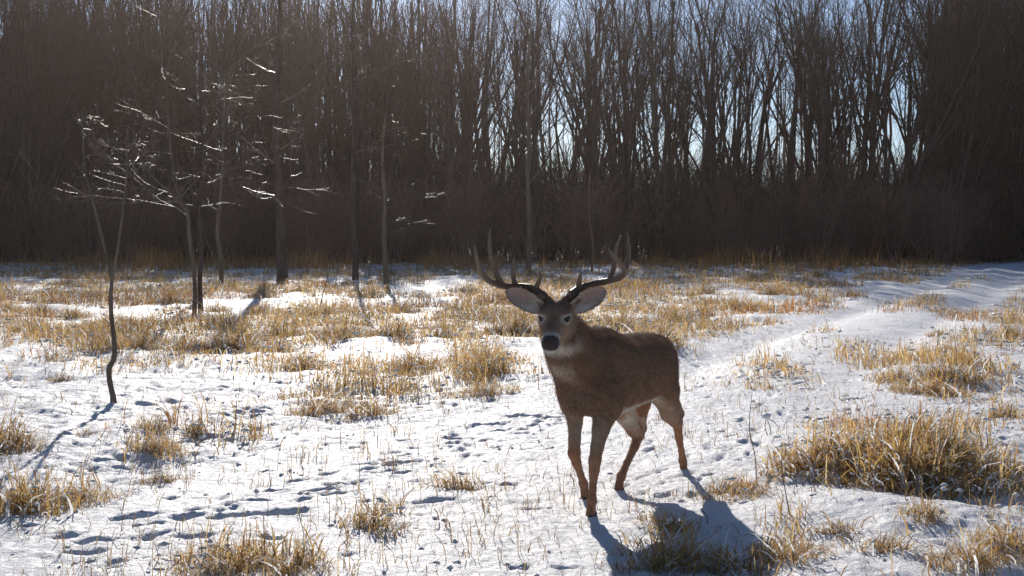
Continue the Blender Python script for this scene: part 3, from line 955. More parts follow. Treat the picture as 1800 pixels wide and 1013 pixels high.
    for A_, lab in ((right, None), (left, None)):
        b = Bag()
        items = [A_['beam']] + A_['tines']
        for i, (pts, rad) in enumerate(items):
            w = np.array([Z3(*p) for p in pts])
            sp = smooth_path(np.concatenate([w, np.array(rad)[:, None]], 1), 40 if i == 0 else 20)
            rr = np.maximum(sp[:, 3], .0015)
            if i == 0:
                s = np.linspace(0, 1, 40)
                rr = rr * (1 + .30 * np.exp(-((s - .045) / .022) ** 2))       # burr
            v, q, t = tube(sp[:, :3], rr, 10, bumps=.07 if i == 0 else .03, seed=i + 3)
            sv = np.repeat(np.linspace(0, 1, len(rr)), 10); sv = np.append(sv, 1.0)
            kk = sstep(.15, 1.0, sv if i == 0 else .35 + .65 * sv)[:, None]
            b.add(v, q, t, np.array([.095, .058, .036]) * (1 - kk) + np.array([.18, .125, .082]) * kk)
        obj("antler", b.mesh("buck_antler", mant, off=DEER_OFF), root)
    return root
build_deer()
#__REST__
# ------------------------------------------------------------------ dry grass
STRAW = np.array([(.62, .41, .16), (.54, .33, .11), (.66, .50, .26), (.43, .26, .09), (.58, .38, .13), (.30, .18, .085), (.62, .45, .20), (.38, .225, .115)])

def blades(pos, az, h, w, bend, col, segs=3, droop=None, rg=rng, face=None):
    """vectorised grass blades: pos (n,3), azimuth of the lean, height, width, bend 0..1.5, colour (n,3)"""
    n = len(pos)
    s = np.linspace(0, 1, segs + 1)
    d = np.stack([np.cos(az), np.sin(az), np.zeros(n)], -1)
    fa = rg.uniform(0, math.pi, n) if face is None else face
    sd = np.stack([np.cos(fa), np.sin(fa), rg.uniform(-.3, .3, n)], -1)
    V = []
    # the blade curves over from vertical to a lean of 'bend' radians*1.6
    curl = np.clip(rg.normal(.35, .55, n), -.3, 1.8)
    ang = bend[:, None] * 1.5 * s[None, :] ** 1.1 + (curl * bend)[:, None] * 1.6 * s[None, :] ** 2.5
    step = h[:, None] / segs
    x = np.zeros((n, segs + 1)); z = np.zeros((n, segs + 1))
    for i in range(1, segs + 1):
        am = .5 * (ang[:, i] + ang[:, i - 1])
        x[:, i] = x[:, i - 1] + step[:, 0] * np.sin(am)
        z[:, i] = z[:, i - 1] + step[:, 0] * np.cos(am)
    zmin = 0.004
    verts = np.empty((n, 2 * segs + 1, 3))
    for i in range(segs):
        c = pos + d * x[:, i:i + 1] + np.array([0, 0, 1.0]) * np.maximum(z[:, i:i + 1], zmin * (i > 0))
        ww = (w * (1 - .55 * (i / segs) ** 1.5) * .5)[:, None]
        verts[:, 2 * i] = c - sd * ww
        verts[:, 2 * i + 1] = c + sd * ww
    verts[:, -1] = pos + d * x[:, -1:] + np.array([0, 0, 1.0]) * np.maximum(z[:, -1:], zmin)
    k = 2 * segs + 1
    b = (np.arange(n) * k)[:, None]
    q = np.concatenate([np.stack([b[:, 0] + 2 * i, b[:, 0] + 2 * i + 1, b[:, 0] + 2 * i + 3, b[:, 0] + 2 * i + 2], -1) for i in range(segs - 1)])
    t = np.stack([b[:, 0] + 2 * segs - 2, b[:, 0] + 2 * segs - 1, b[:, 0] + 2 * segs], -1)
    vc = np.repeat(col, k, 0)
    return verts.reshape(-1, 3), q, t, vc

def snow_bits(pos, r, rg, mat=None):
    """small flattened irregular lumps of snow caught in the straw"""
    n = len(pos)
    base = np.array([(1, 0, 0), (.5, .87, 0), (-.5, .87, 0), (-1, 0, 0), (-.5, -.87, 0), (.5, -.87, 0), (.1, .05, .8), (0, 0, -.5)], float)
    tr = np.array([(i, (i + 1) % 6, 6) for i in range(6)] + [((i + 1) % 6, i, 7) for i in range(6)])
    v = base[None] * rg.uniform(.55, 1.35, (n, 8, 1)) * r[:, None, None]
    a = rg.uniform(0, 6.28, n); el = rg.uniform(.7, 2.2, n)
    vx = v[..., 0] * el[:, None]; vy = v[..., 1]
    X = vx * np.cos(a)[:, None] - vy * np.sin(a)[:, None]
    Y = vx * np.sin(a)[:, None] + vy * np.cos(a)[:, None]
    v = np.stack([X, Y, v[..., 2] + rg.uniform(-.3, .3, (n, 1)) * vx * .4], -1) + pos[:, None]
    t = tr[None] + (np.arange(n) * 8)[:, None, None]
    return v.reshape(-1, 3), t.reshape(-1, 3)

def straw_cols(n, rg, warm=1.0, dark=0.0):
    c = STRAW[rg.integers(0, len(STRAW), n)] * rg.uniform(.75, 1.2, (n, 1))
    return c

def build_field_grass():
    N = 430000
    Y = np.exp(rng.uniform(math.log(4.4), math.log(58.0), N))
    X = Y * rng.uniform(-.52, .52, N) + rng.normal(0, .6, N)
    cv = cover(X, Y)
    # clumping at the scale of a tuft
    tuft = vnoise(X * 3.2, Y * 3.2, 91) * .6 + vnoise(X * 9, Y * 9, 93) * .4
    acc = cv * sstep(.40, .60, tuft + .10 * (cv - .5) + .06 * sstep(13, 20, Y))
    # far away the blades are drawn wider and fewer are needed
    keep = rng.random(N) < acc * np.interp(Y, [4, 9, 16, 30, 58], [.62, .75, .85, .8, .7])
    X, Y, cv, tuft = X[keep], Y[keep], cv[keep], tuft[keep]
    n = len(X)
    z = H(X, Y)
    big = vnoise(X * .9, Y * .9, 97)
    h = (.09 + .27 * rng.random(n) ** 1.4) * (.55 + .9 * big) * (.55 + .5 * cv)
    h *= np.interp(Y, [4, 20, 50], [.9, .95, 1.05])
    w = .0058 + .00026 * Y
    w *= rng.uniform(.6, 1.3, n)
    bend = np.clip(rng.normal(.95, .38, n), .05, 1.55)
    up = rng.random(n) < .16
    bend[up] *= .3
    az = 2 * math.pi * vnoise(X * .8, Y * .8, 99) * 1.5 + rng.normal(0, 1.6, n)
    col = straw_cols(n, rng)
    tone = (.72 + .55 * vnoise(X * .5, Y * .5, 101))[:, None]
    red = sstep(.6, .8, vnoise(X * .7, Y * .45, 103))[:, None]
    col = col * tone * (1 - red * np.array([.18, .36, .40]))
    snowy = (rng.random(n) < .10 * (Y < 30)) & (bend > .6)
    col[snowy] = (.82, .82, .84)
    w = np.where(snowy, w * 1.7, w)
    kw = 26000
    yw = rng.uniform(44, 56.5, kw); xw = yw * rng.uniform(-.52, .52, kw)
    ok = (vnoise(xw * .42, yw * .3, 121) + .55 * vnoise(xw * 1.7, yw * 1.2, 122) > .92) & (np.abs(path_offset(xw, yw)) > 2.2)
    xw, yw = xw[ok], yw[ok]; kw = len(xw)
    X = np.concatenate([X, xw]); Y = np.concatenate([Y, yw]); z = np.concatenate([z, H(xw, yw)])
    h = np.concatenate([h, rng.uniform(.35, 1.15, kw) * (.25 + 1.1 * vnoise(xw * .9, yw * .6, 123) ** 1.5)]); w = np.concatenate([w, rng.uniform(.012, .03, kw)])
    bend = np.concatenate([bend, np.clip(rng.normal(.4, .3, kw), 0, 1.3)]); az = np.concatenate([az, rng.uniform(0, 6.28, kw)])
    col = np.concatenate([col, straw_cols(kw, rng) * np.array([.95, .72, .62])])
    near = Y < 14
    B = Bag()
    for m, sg in ((near, 4), (~near, 2)):
        v, q, t, c = blades(np.stack([X, Y, z - .01], -1)[m], az[m], h[m], w[m], bend[m], col[m], sg)
        B.add(v, q, t, c)
    o = obj("field_grass", B.mesh("field_grass", M_GRASS, smooth=False))
    tag(o, "dry golden grass scattered through the snow across the field", None, None, "stuff")
    # thin stubble pricking through the snow of the track
    m_ = 2500
    Y = np.exp(rng.uniform(math.log(4.6), math.log(26.0), m_)); X = Y * rng.uniform(-.5, .5, m_)
    ok = vnoise(X * 1.3, Y * 1.3, 107) + .3 * vnoise(X * 5, Y * 5, 108) > .66
    X, Y = X[ok], Y[ok]; k = len(X)
    rep = rng.integers(1, 5, k)
    X = np.repeat(X, rep) + rng.normal(0, .025, rep.sum()); Y = np.repeat(Y, rep) + rng.normal(0, .025, rep.sum()); k = len(X)
    v, q, t, c = blades(np.stack([X, Y, H(X, Y) - .01], -1), rng.uniform(0, 6.28, k), rng.uniform(.05, .17, k), (.0028 + .0002 * Y),
                        np.clip(rng.normal(.6, .42, k), 0, 1.5), straw_cols(k, rng) * .62, 3)
    B = Bag(); B.add(v, q, t, c)
    tag(obj("stubble_grass", B.mesh("stubble_grass", M_GRASS, smooth=False)), "thin dry stubble poking through the snow of the track", None, None, "stuff")
    # broken straw lying flat on the snow
    m_ = 2600
    Y = np.exp(rng.uniform(math.log(4.6), math.log(16.0), m_)); X = Y * rng.uniform(-.5, .5, m_)
    v, q, t, c = blades(np.stack([X, Y, H(X, Y) + .004], -1), rng.uniform(0, 6.28, m_), rng.uniform(.02, .13, m_), (.003 + .0002 * Y) * rng.uniform(.6, 1.6, m_),
                        np.clip(rng.normal(1.25, .25, m_), .6, 1.55), straw_cols(m_, rng) * .55, 3)
    B = Bag(); B.add(v, q, t, c)
    tag(obj("straw_litter", B.mesh("straw_litter", M_GRASS, smooth=False)), "broken bits of straw lying on the snow", None, None, "stuff")
    # snow caught in the straw
    m_ = 60000
    Y = np.exp(rng.uniform(math.log(4.6), math.log(50.0), m_)); X = Y * rng.uniform(-.52, .52, m_)
    cv = cover(X, Y)
    ok = rng.random(m_) < cv * .42 * sstep(.25, .6, vnoise(X * 4, Y * 4, 111))
    X, Y = X[ok], Y[ok]
    r = (.008 + .00075 * Y) * rng.uniform(.5, 1.5, len(X))
    zz = H(X, Y) + rng.uniform(0, .13, len(X)) * (.5 + vnoise(X * .9, Y * .9, 97))
    m_ = 1000
    Yc = np.exp(rng.uniform(math.log(4.8), math.log(17.0), m_)); Xc = Yc * rng.uniform(-.48, .48, m_)
    okc = vnoise(Xc * 1.6, Yc * 1.6, 131) > .5
    Xc, Yc = Xc[okc], Yc[okc]
    X = np.concatenate([X, Xc]); Y = np.concatenate([Y, Yc]); zz = np.concatenate([zz, H(Xc, Yc) + .001])
    r = np.concatenate([r, rng.uniform(.004, .016, len(Xc)) * rng.uniform(.5, 1.3, len(Xc))])
    v, t = snow_bits(np.stack([X, Y, zz], -1), r, rng)
    me = mesh_np("snow_lumps", v, tris=t, col=np.full((len(v), 3), .84), mat=M_SNOW)
    tag(obj("snow_lumps", me), "small lumps of snow on the ground and caught in the grass", None, None, "stuff")

M_SNOWBIT = mat_plain("snow_bit", (.8, .8, .82), .55, .3)

def tussock_mesh(name, seed, rad, n, hmin, hmax, spread=1.0, snow=.10, tone=1.0, flop=.75, dome=.5):
    rg = np.random.default_rng(seed)
    r = rad * 1.25 * rg.random(n) ** .62
    a = rg.uniform(0, 6.283, n)
    lob = 1 + .38 * np.sin(a * 2 + seed) + .25 * np.sin(a * 3 + seed * 2.1) + .12 * np.sin(a * 7 + seed * 1.3)
    x, y = r * np.cos(a) * lob, r * np.sin(a) * lob * .8
    h = (hmin + (hmax - hmin) * rg.random(n) ** 1.3) * (1 - .5 * np.minimum(1, r / rad) ** 2) * (.55 + .9 * vnoise(x * 9 + seed, y * 9, 5))
    sweep = seed * 1.7
    az = np.where(rg.random(n) < .45, np.arctan2(y, x), sweep) + rg.normal(0, 1.15, n)
    bend = np.clip(rg.normal(flop * .95, .36, n) + .3 * (r / rad), .05, 1.6)
    up = rg.random(n) < .12
    bend[up] = rg.uniform(.02, .35, up.sum()); h[up] *= 1.1
    mat_ = rg.random(n) < .34                      # flattened under-layer
    bend[mat_] = rg.uniform(1.1, 1.7, mat_.sum())
    col = STRAW[rg.integers(0, len(STRAW), n)] * rg.uniform(.7, 1.2, (n, 1)) * tone
    w = rg.uniform(.005, .0115, n)
    sn = (rg.random(n) < snow * 2.0) & (bend > .7)
    col[sn] = (.8, .8, .82); w[sn] *= 1.5
    v, q, t, c = blades(np.stack([x, y, np.full(n, -.03)], -1), az, h, w, bend, col, 4, rg=rg)
    return v, q, t, c

TUSS = []
def make_tussock_kinds():
    specs = [(.26, 520, .14, .42, 1.0, .9), (.34, 800, .14, .44, 1.0, 1.0), (.20, 340, .12, .34, .9, .9), (.40, 950, .12, .36, 1.0, 1.15),
             (.28, 600, .2, .55, .8, .7), (.22, 420, .10, .30, .78, 1.1)]
    for i, (rad, n, a, b, tone, flop) in enumerate(specs):
        v, q, t, c = tussock_mesh("grass", 100 + i, rad, int(n * .8), a * .8, b * .9, tone=tone, flop=flop)
        me = mesh_np("grass_tussock", v, t, q, c, False, M_GRASS)
        TUSS.append(me)

def place_tussock(u, v, kind, scale, label, group=None, rz=None, sz=.88):
    # base of the clump as photographed; height of the ground found by two corrections
    z = 0.0
    for _ in range(4):
        g_ = pix_ground(u, v, z); z = Hp(g_[0], g_[1])
    o = obj("grass_tussock", TUSS[kind], None, (g_[0], g_[1], z))
    o.rotation_euler = (0, 0, rng.uniform(0, 6.28) if rz is None else rz)
    o.scale = (scale, scale, scale * sz)
    tag(o, label, "grass clump", group)
    return o

def build_tussocks():
    make_tussock_kinds()
    T = place_tussock
    T(605, 592, 4, 1.15, "tall golden grass tuft standing alone left of the buck, halfway to the woods")
    T(855, 655, 4, .95, "upright straw tuft just left of the buck's chest")
    T(845, 690, 3, .7, "flattened straw clump in front of the tuft beside the buck")
    T(560, 715, 1, .85, "bushy straw clump on open snow, left of the one with a snow heap")
    T(655, 730, 0, .85, "bushy straw clump on open snow with a snow heap at its foot")
    T(280, 800, 1, .55, "frosty drooping grass clump between the sapling and the hoof prints")
    T(335, 755, 2, .6, "small straw clump right of the sapling's foot")
    T(268, 752, 4, .45, "thin upright straw tuft a step right of the sapling's foot")
    T(285, 843, 5, .5, "tiny brown grass clump alone on the snow in front of the frosty drooping one")
    T(40, 892, 1, .7, "dark straw clump at the left picture edge, nearest of that edge")
    T(125, 878, 3, .55, "low trailing straw clump beside the one at the left picture edge")
    T(8, 780, 4, .8, "tall straw tuft cut off by the left picture edge")
    T(805, 858, 2, .7, "sparse grass tuft on the track left of the buck's front legs")
    T(650, 925, 2, .7, "sparse grass tuft near the bottom edge between hoof prints")
    T(420, 998, 3, .7, "spiky straw clump on the bottom edge, left of the middle")
    T(520, 1000, 0, .55, "smaller straw clump on the bottom edge right of the spiky one")
    T(110, 668, 5, .6, "small frosty clump on bare snow at far left")
    T(245, 580, 3, 1.0, "brown dome of bent grass behind the sapling")
    T(75, 545, 4, 1.25, "reddish brown weed clump at the left edge of the field")
    T(415, 610, 4, 1.2, "dense golden grass clump in front of the pair of thin trunks")
    T(335, 615, 1, 1.1, "golden grass clump left of the dense one by the thin trunks")
    T(150, 762, 5, .45, "tiny dark tuft beside the sapling's shadow")
    T(1645, 690, 3, 1.05, "brown domed grass clump behind the big straw heap on the right")
    T(1665, 660, 4, .85, "upright golden tuft behind the brown dome on the right")
    T(1575, 668, 1, .75, "loose bending grass clump left of the brown dome on the right")
    T(1775, 590, 4, .95, "greenish straw clump by the right picture edge")
    T(1770, 735, 2, .9, "straw clump at the right picture edge beside the big straw heap")
    T(1360, 520, 1, 1.3, "dark brown grass dome on the far field, left of the track")
    T(1205, 990, 1, .68, "dark shaded grass clump in the buck's shadow at the bottom edge")
    T(1150, 1003, 4, .42, "reddish grass clump left in the buck's shadow at the bottom edge")
    T(1185, 930, 2, .65, "curled dark grass tuft on the rim of the buck's shadow")
    T(1385, 985, 0, .7, "golden lit grass clump right of the buck's shadow at the bottom edge")
    T(1285, 1005, 5, .8, "shaded low grass clump between the buck's shadow and the golden clump")
    T(1310, 868, 3, .5, "low straw fringe left of the big straw heap")
    T(1270, 862, 5, .5, "small straw tuft beside the buck's rear hoof")
    T(1560, 965, 2, .55, "snow laden grass clump below the big straw heap")
    T(1480, 935, 5, .5, "small snowy tuft in the big heap's shadow")
    T(1620, 905, 2, .5, "lone grass tuft in the big heap's shadow, right of the snowy tuft")
    T(1768, 965, 1, .5, "dull straw clump in the bottom right corner")
    T(1700, 985, 0, .55, "straw tuft left of the one in the bottom right corner")
    T(1650, 590, 0, .6, "small grass tuft on the right verge of the track")
    # the big heap: its own mesh, several dense crowns grown together
    z = 0.0
    for _ in range(4):
        g_ = pix_ground(1560, 815, z); z = Hp(g_[0], g_[1])
    B = Bag()
    rg = np.random.default_rng(77)
    for i in range(20):
        a = rg.uniform(0, 6.28); rr = math.sqrt(rg.random())
        ox, oy = rr * math.cos(a) * .49 + .07, rr * math.sin(a) * .42 + .12
        v, q, t, c = tussock_mesh("g", 300 + i, rg.uniform(.18, .28), 400, .10, .30 + .15 * (1 - rr), snow=.11, flop=rg.uniform(.75, 1.15))
        hz = Hp(g_[0] + ox, g_[1] + oy) - z
        B.add(v + np.array([ox, oy, hz]), q, t, c)
    o = obj("grass_tussock", B.mesh("big_tussock", M_GRASS, smooth=False), None, (g_[0], g_[1], z))
    tag(o, "big heap of golden straw on the snowy bank right of the buck", "grass clump")
    k = 260
    a = rg.uniform(0, 6.28, k); rr = np.sqrt(rg.random(k))
    px, py = rr * np.cos(a) * .66 + .04, rr * np.sin(a) * .52 + .10
    pz = H(g_[0] + px, g_[1] + py) - z + rg.uniform(.02, .24, k) * (1 - .6 * rr)
    v, t = snow_bits(np.stack([px, py, pz], -1), rg.uniform(.004, .012, k), rg)
    obj("caught_snow", mesh_np("caught_snow", v, tris=t, smooth=True, mat=M_SNOWBIT), o)["kind"] = "stuff"
    # far clumps, alike
    alike = [(1095, 505), (1190, 520), (1265, 540), (1225, 560), (1125, 585), (1320, 545), (1440, 530), (1480, 515), (1210, 490), (700, 545),
             (770, 575), (900, 585), (560, 560), (455, 555), (160, 600), (690, 600), (1080, 560), (730, 640), (480, 620), (1150, 600)]
    tries = 0
    while len(alike) < 120 and tries < 4000:
        tries += 1
        yy = math.exp(rng.uniform(math.log(13), math.log(46))); xx = yy * rng.uniform(-.46, .46)
        if abs(path_offset(np.array([xx]), np.array([yy]))[0]) < 2.6: continue
        if cover(np.array([xx]), np.array([yy]))[0] < .35 and rng.random() < .8: continue
        uu = 900 + FPX * xx / yy; vv = 410 + FPX * CAM_H / yy
        if 760 < uu < 1240 and vv > 600: continue
        alike.append((uu, vv))
    for i, (u, v) in enumerate(alike):
        T(u + rng.normal(0, 8), v + rng.normal(0, 4), [0, 1, 3, 4][i % 4], rng.uniform(.7, 1.4), "golden grass clump of the mid field between open snow and the woods", "golden clumps across the mid field")

def stalk(name, pts, r, label, cat, sides=5, mat=None, extra=None, group=None):
    w = np.array(pts, float)
    sp = smooth_path(w, 14)
    b = Bag()
    v, q, t = tube(sp, np.linspace(r, r * .45, 14), sides)
    b.add(v, q, t)
    for e in (extra or []):
        sp2 = smooth_path(np.array(e, float), 8)
        v, q, t = tube(sp2, np.linspace(r * .5, r * .2, 8), 4); b.add(v, q, t)
    base = w[0]
    o = obj(name, b.mesh(name, mat or M_SAPLING, off=base), None, tuple(base))
    return tag(o, label, cat, group)

def gpt(u, v):
    z = 0.0
    for _ in range(4):
        g_ = pix_ground(u, v, z); z = Hp(g_[0], g_[1])
    return np.array([g_[0], g_[1], z])

def build_stalks():
    b = gpt(1330, 850)
    d = b[1]
    stalk("weed_stem", [b, pix_depth(1327, 800, d), pix_depth(1318, 760, d + .02), pix_depth(1322, 690, d + .05)], .0035, "thin bare weed stem upright on the bank right of the buck's rear hoof", "weed")
    b = gpt(1388, 905); d = b[1]
    stalk("weed_stem", [b, pix_depth(1380, 860, d), pix_depth(1374, 820, d), pix_depth(1376, 780, d)], .003, "bent dark weed stem in front of the big straw heap", "weed")
    b = gpt(1738, 800); d = b[1]
    stalk("weed_stem", [b, pix_depth(1736, 775, d), pix_depth(1733, 750, d)], .004, "dark upright weed stem at the right end of the big straw heap", "weed")
    b = gpt(1648, 610); d = b[1]
    stalk("weed_stem", [b, pix_depth(1649, 595, d), pix_depth(1650, 580, d)], .007, "short dark stem upright on the right verge of the track", "weed")
    b = gpt(560, 545); d = b[1]
    stalk("weed_stem", [b, pix_depth(567, 520, d), pix_depth(575, 490, d), pix_depth(580, 470, d)], .012, "leaning dark stem on the far field left of the two thin trunks", "weed")
    # dried flower head loaded with snow
    b = gpt(1350, 768); d = b[1]
    o = empty("dried_weed", tuple(b))
    tag(o, "dried weed with a ball of snow on its bent head, beside the track", "weed")
    top = pix_depth(1347, 735, d)
    B = Bag()
    for e in ([b, pix_depth(1345, 752, d), top], [b + np.array([.02, 0, 0]), pix_depth(1354, 752, d), top], [top, pix_depth(1358, 740, d), pix_depth(1368, 750, d)]):
        v, q, t = tube(smooth_path(e, 8), np.linspace(.003, .002, 8), 4); B.add(v, q, t)
    obj("stem", B.mesh("weed_stem", M_SAPLING, off=b), o)
    rg = np.random.default_rng(3)
    th = np.linspace(0, math.pi, 9); ph = np.linspace(0, 2 * math.pi, 12, endpoint=False)
    TH, PH = np.meshgrid(th, ph, indexing='ij')
    nrm = np.stack([np.sin(TH) * np.cos(PH) * 1.15, np.sin(TH) * np.sin(PH), np.cos(TH) * .8], -1).reshape(-1, 3)
    rr = .026 * (1 + .15 * fbm(nrm[:, 0] * 2 + 5, nrm[:, 2] * 2 + nrm[:, 1], 3, 2))
    idx = np.arange(108).reshape(9, 12)
    q = np.stack([idx[:-1], np.roll(idx[:-1], -1, 1), np.roll(idx[1:], -1, 1), idx[1:]], -1).reshape(-1, 4)
    obj("snow_cap", mesh_np("snow_cap", nrm * rr[:, None], quads=q, mat=M_SNOWBIT), o, tuple(top + np.array([0, 0, .012]) - b))

# ------------------------------------------------------------------ woody plants
def grow(rg, p, d, L, r, lev, spec, out):
    """recursive branching; out: list of (level, path, radii)"""
    n = spec['seg'][lev]
    pts = [p]; rad = [r]
    d = d / np.linalg.norm(d)
    st = L / n
    end = r * spec['taper'][lev]
    for i in range(n):
        d = d + rg.normal(0, spec['wob'][lev], 3) + np.array([0, 0, spec['up'][lev]])
        d /= np.linalg.norm(d)
        p = p + d * st
        pts.append(p); rad.append(r + (end - r) * ((i + 1) / n))
    out.append((lev, np.array(pts), np.array(rad)))
    if lev + 1 >= len(spec['seg']): return
    k = rg.integers(*spec['kids'][lev])
    for j in range(k):
        t = rg.uniform(*spec['at'][lev])
        if j < spec.get('fork', [0] * 5)[lev]: t = rg.uniform(.8, .98)
        x = t * n; i = min(int(x), n - 1); f = x - i
        q = pts[i] * (1 - f) + pts[i + 1] * f
        rr = (rad[i] * (1 - f) + rad[i + 1] * f)
        ax = pts[i + 1] - pts[i]; ax = ax / np.linalg.norm(ax)
        side = np.cross(ax, rg.normal(0, 1, 3)); side /= np.linalg.norm(side) + 1e-9
        an = R(rg.uniform(*spec['ang'][lev]))
        nd = ax * math.cos(an) + side * math.sin(an)
        grow(rg, q, nd, L * rg.uniform(*spec['len'][lev]) * (1.15 - .5 * t), max(rr * rg.uniform(*spec['rad'][lev]), spec['rmin']), lev + 1, spec, out)

def plant_meshes(items, split, name, mat_lo, mat_hi, sides=(8, 5, 4, 3, 3)):
    A, B = Bag(), Bag()
    for i, (lev, p, r) in enumerate(items):
        v, q, t = tube(p, r, sides[lev])
        (A if lev < split else B).add(v, q, t)
    return (A.mesh(name + "_trunk", mat_lo) if A.n else None), (B.mesh(name + "_crown", mat_hi) if B.n else None)

TREE_SPEC = dict(seg=[9, 8, 6, 4, 3], taper=[.35, .3, .3, .35, .4], wob=[.045, .07, .10, .14, .16], up=[.03, .07, .06, .04, .02],
                 kids=[(5, 9), (6, 10), (4, 7), (2, 5), (0, 1)], at=[(.22, .9), (.2, .95), (.2, .95), (.2, .9), (0, 1)], ang=[(14, 34), (16, 42), (20, 50), (25, 60), (0, 1)],
                 len=[(.45, .7), (.40, .65), (.4, .65), (.4, .7), (1, 1)], rad=[(.45, .72), (.4, .65), (.4, .6), (.5, .7), (1, 1)], rmin=.009, fork=[2, 1, 0, 0, 0])

def make_tree_kinds(n):
    kinds = []
    for s in range(n):
        rg = np.random.default_rng(500 + s)
        sp = dict(TREE_SPEC); sp['seg'] = TREE_SPEC['seg'][:4]
        out = []
        stems = 1 if s % 3 else int(rg.integers(2, 4))
        for k in range(stems):
            lean = rg.normal(0, .06 if stems == 1 else .17, 2)
            r0 = rg.uniform(.15, .24) if stems == 1 else rg.uniform(.10, .15)
            grow(rg, np.array([rg.normal(0, .12 * (stems > 1)), rg.normal(0, .12 * (stems > 1)), -.15]), np.array([lean[0], lean[1], 1.0]), rg.uniform(9.8, 12.6), r0, 0, sp, out)
        # flare at the foot
        for (lev, p, r) in out:
            if lev == 0: r[0] *= 1.35
        kinds.append(plant_meshes(out, 1, "tree", M_BARK, M_BARK, (9, 6, 4, 3)))
    return kinds

SHRUB_SPEC = dict(seg=[6, 4, 3], taper=[.3, .35, .4], wob=[.10, .14, .18], up=[.02, .02, 0], kids=[(5, 10), (2, 5), (0, 1)], at=[(.2, .95), (.2, .95), (0, 1)],
                  ang=[(18, 50), (25, 60), (0, 1)], len=[(.35, .6), (.4, .7), (1, 1)], rad=[(.45, .65), (.5, .7), (1, 1)], rmin=.006)
def make_shrub_kinds(n):
    kinds = []
    for s in range(n):
        rg = np.random.default_rng(900 + s)
        out = []
        for k in range(int(rg.integers(9, 15))):
            a = rg.uniform(0, 6.28); tilt = abs(rg.normal(0, .42))
            grow(rg, np.array([math.cos(a) * .25, math.sin(a) * .25, -.1]), np.array([math.cos(a) * tilt, math.sin(a) * tilt, 1.0]), rg.uniform(1.8, 4.0), rg.uniform(.014, .032), 0, SHRUB_SPEC, out)
        B = Bag()
        for lev, p, r in out:
            v, q, t = tube(p, r, (5, 4, 3)[lev]); B.add(v, q, t)
        kinds.append(B.mesh("shrub", M_BRUSH))
    return kinds

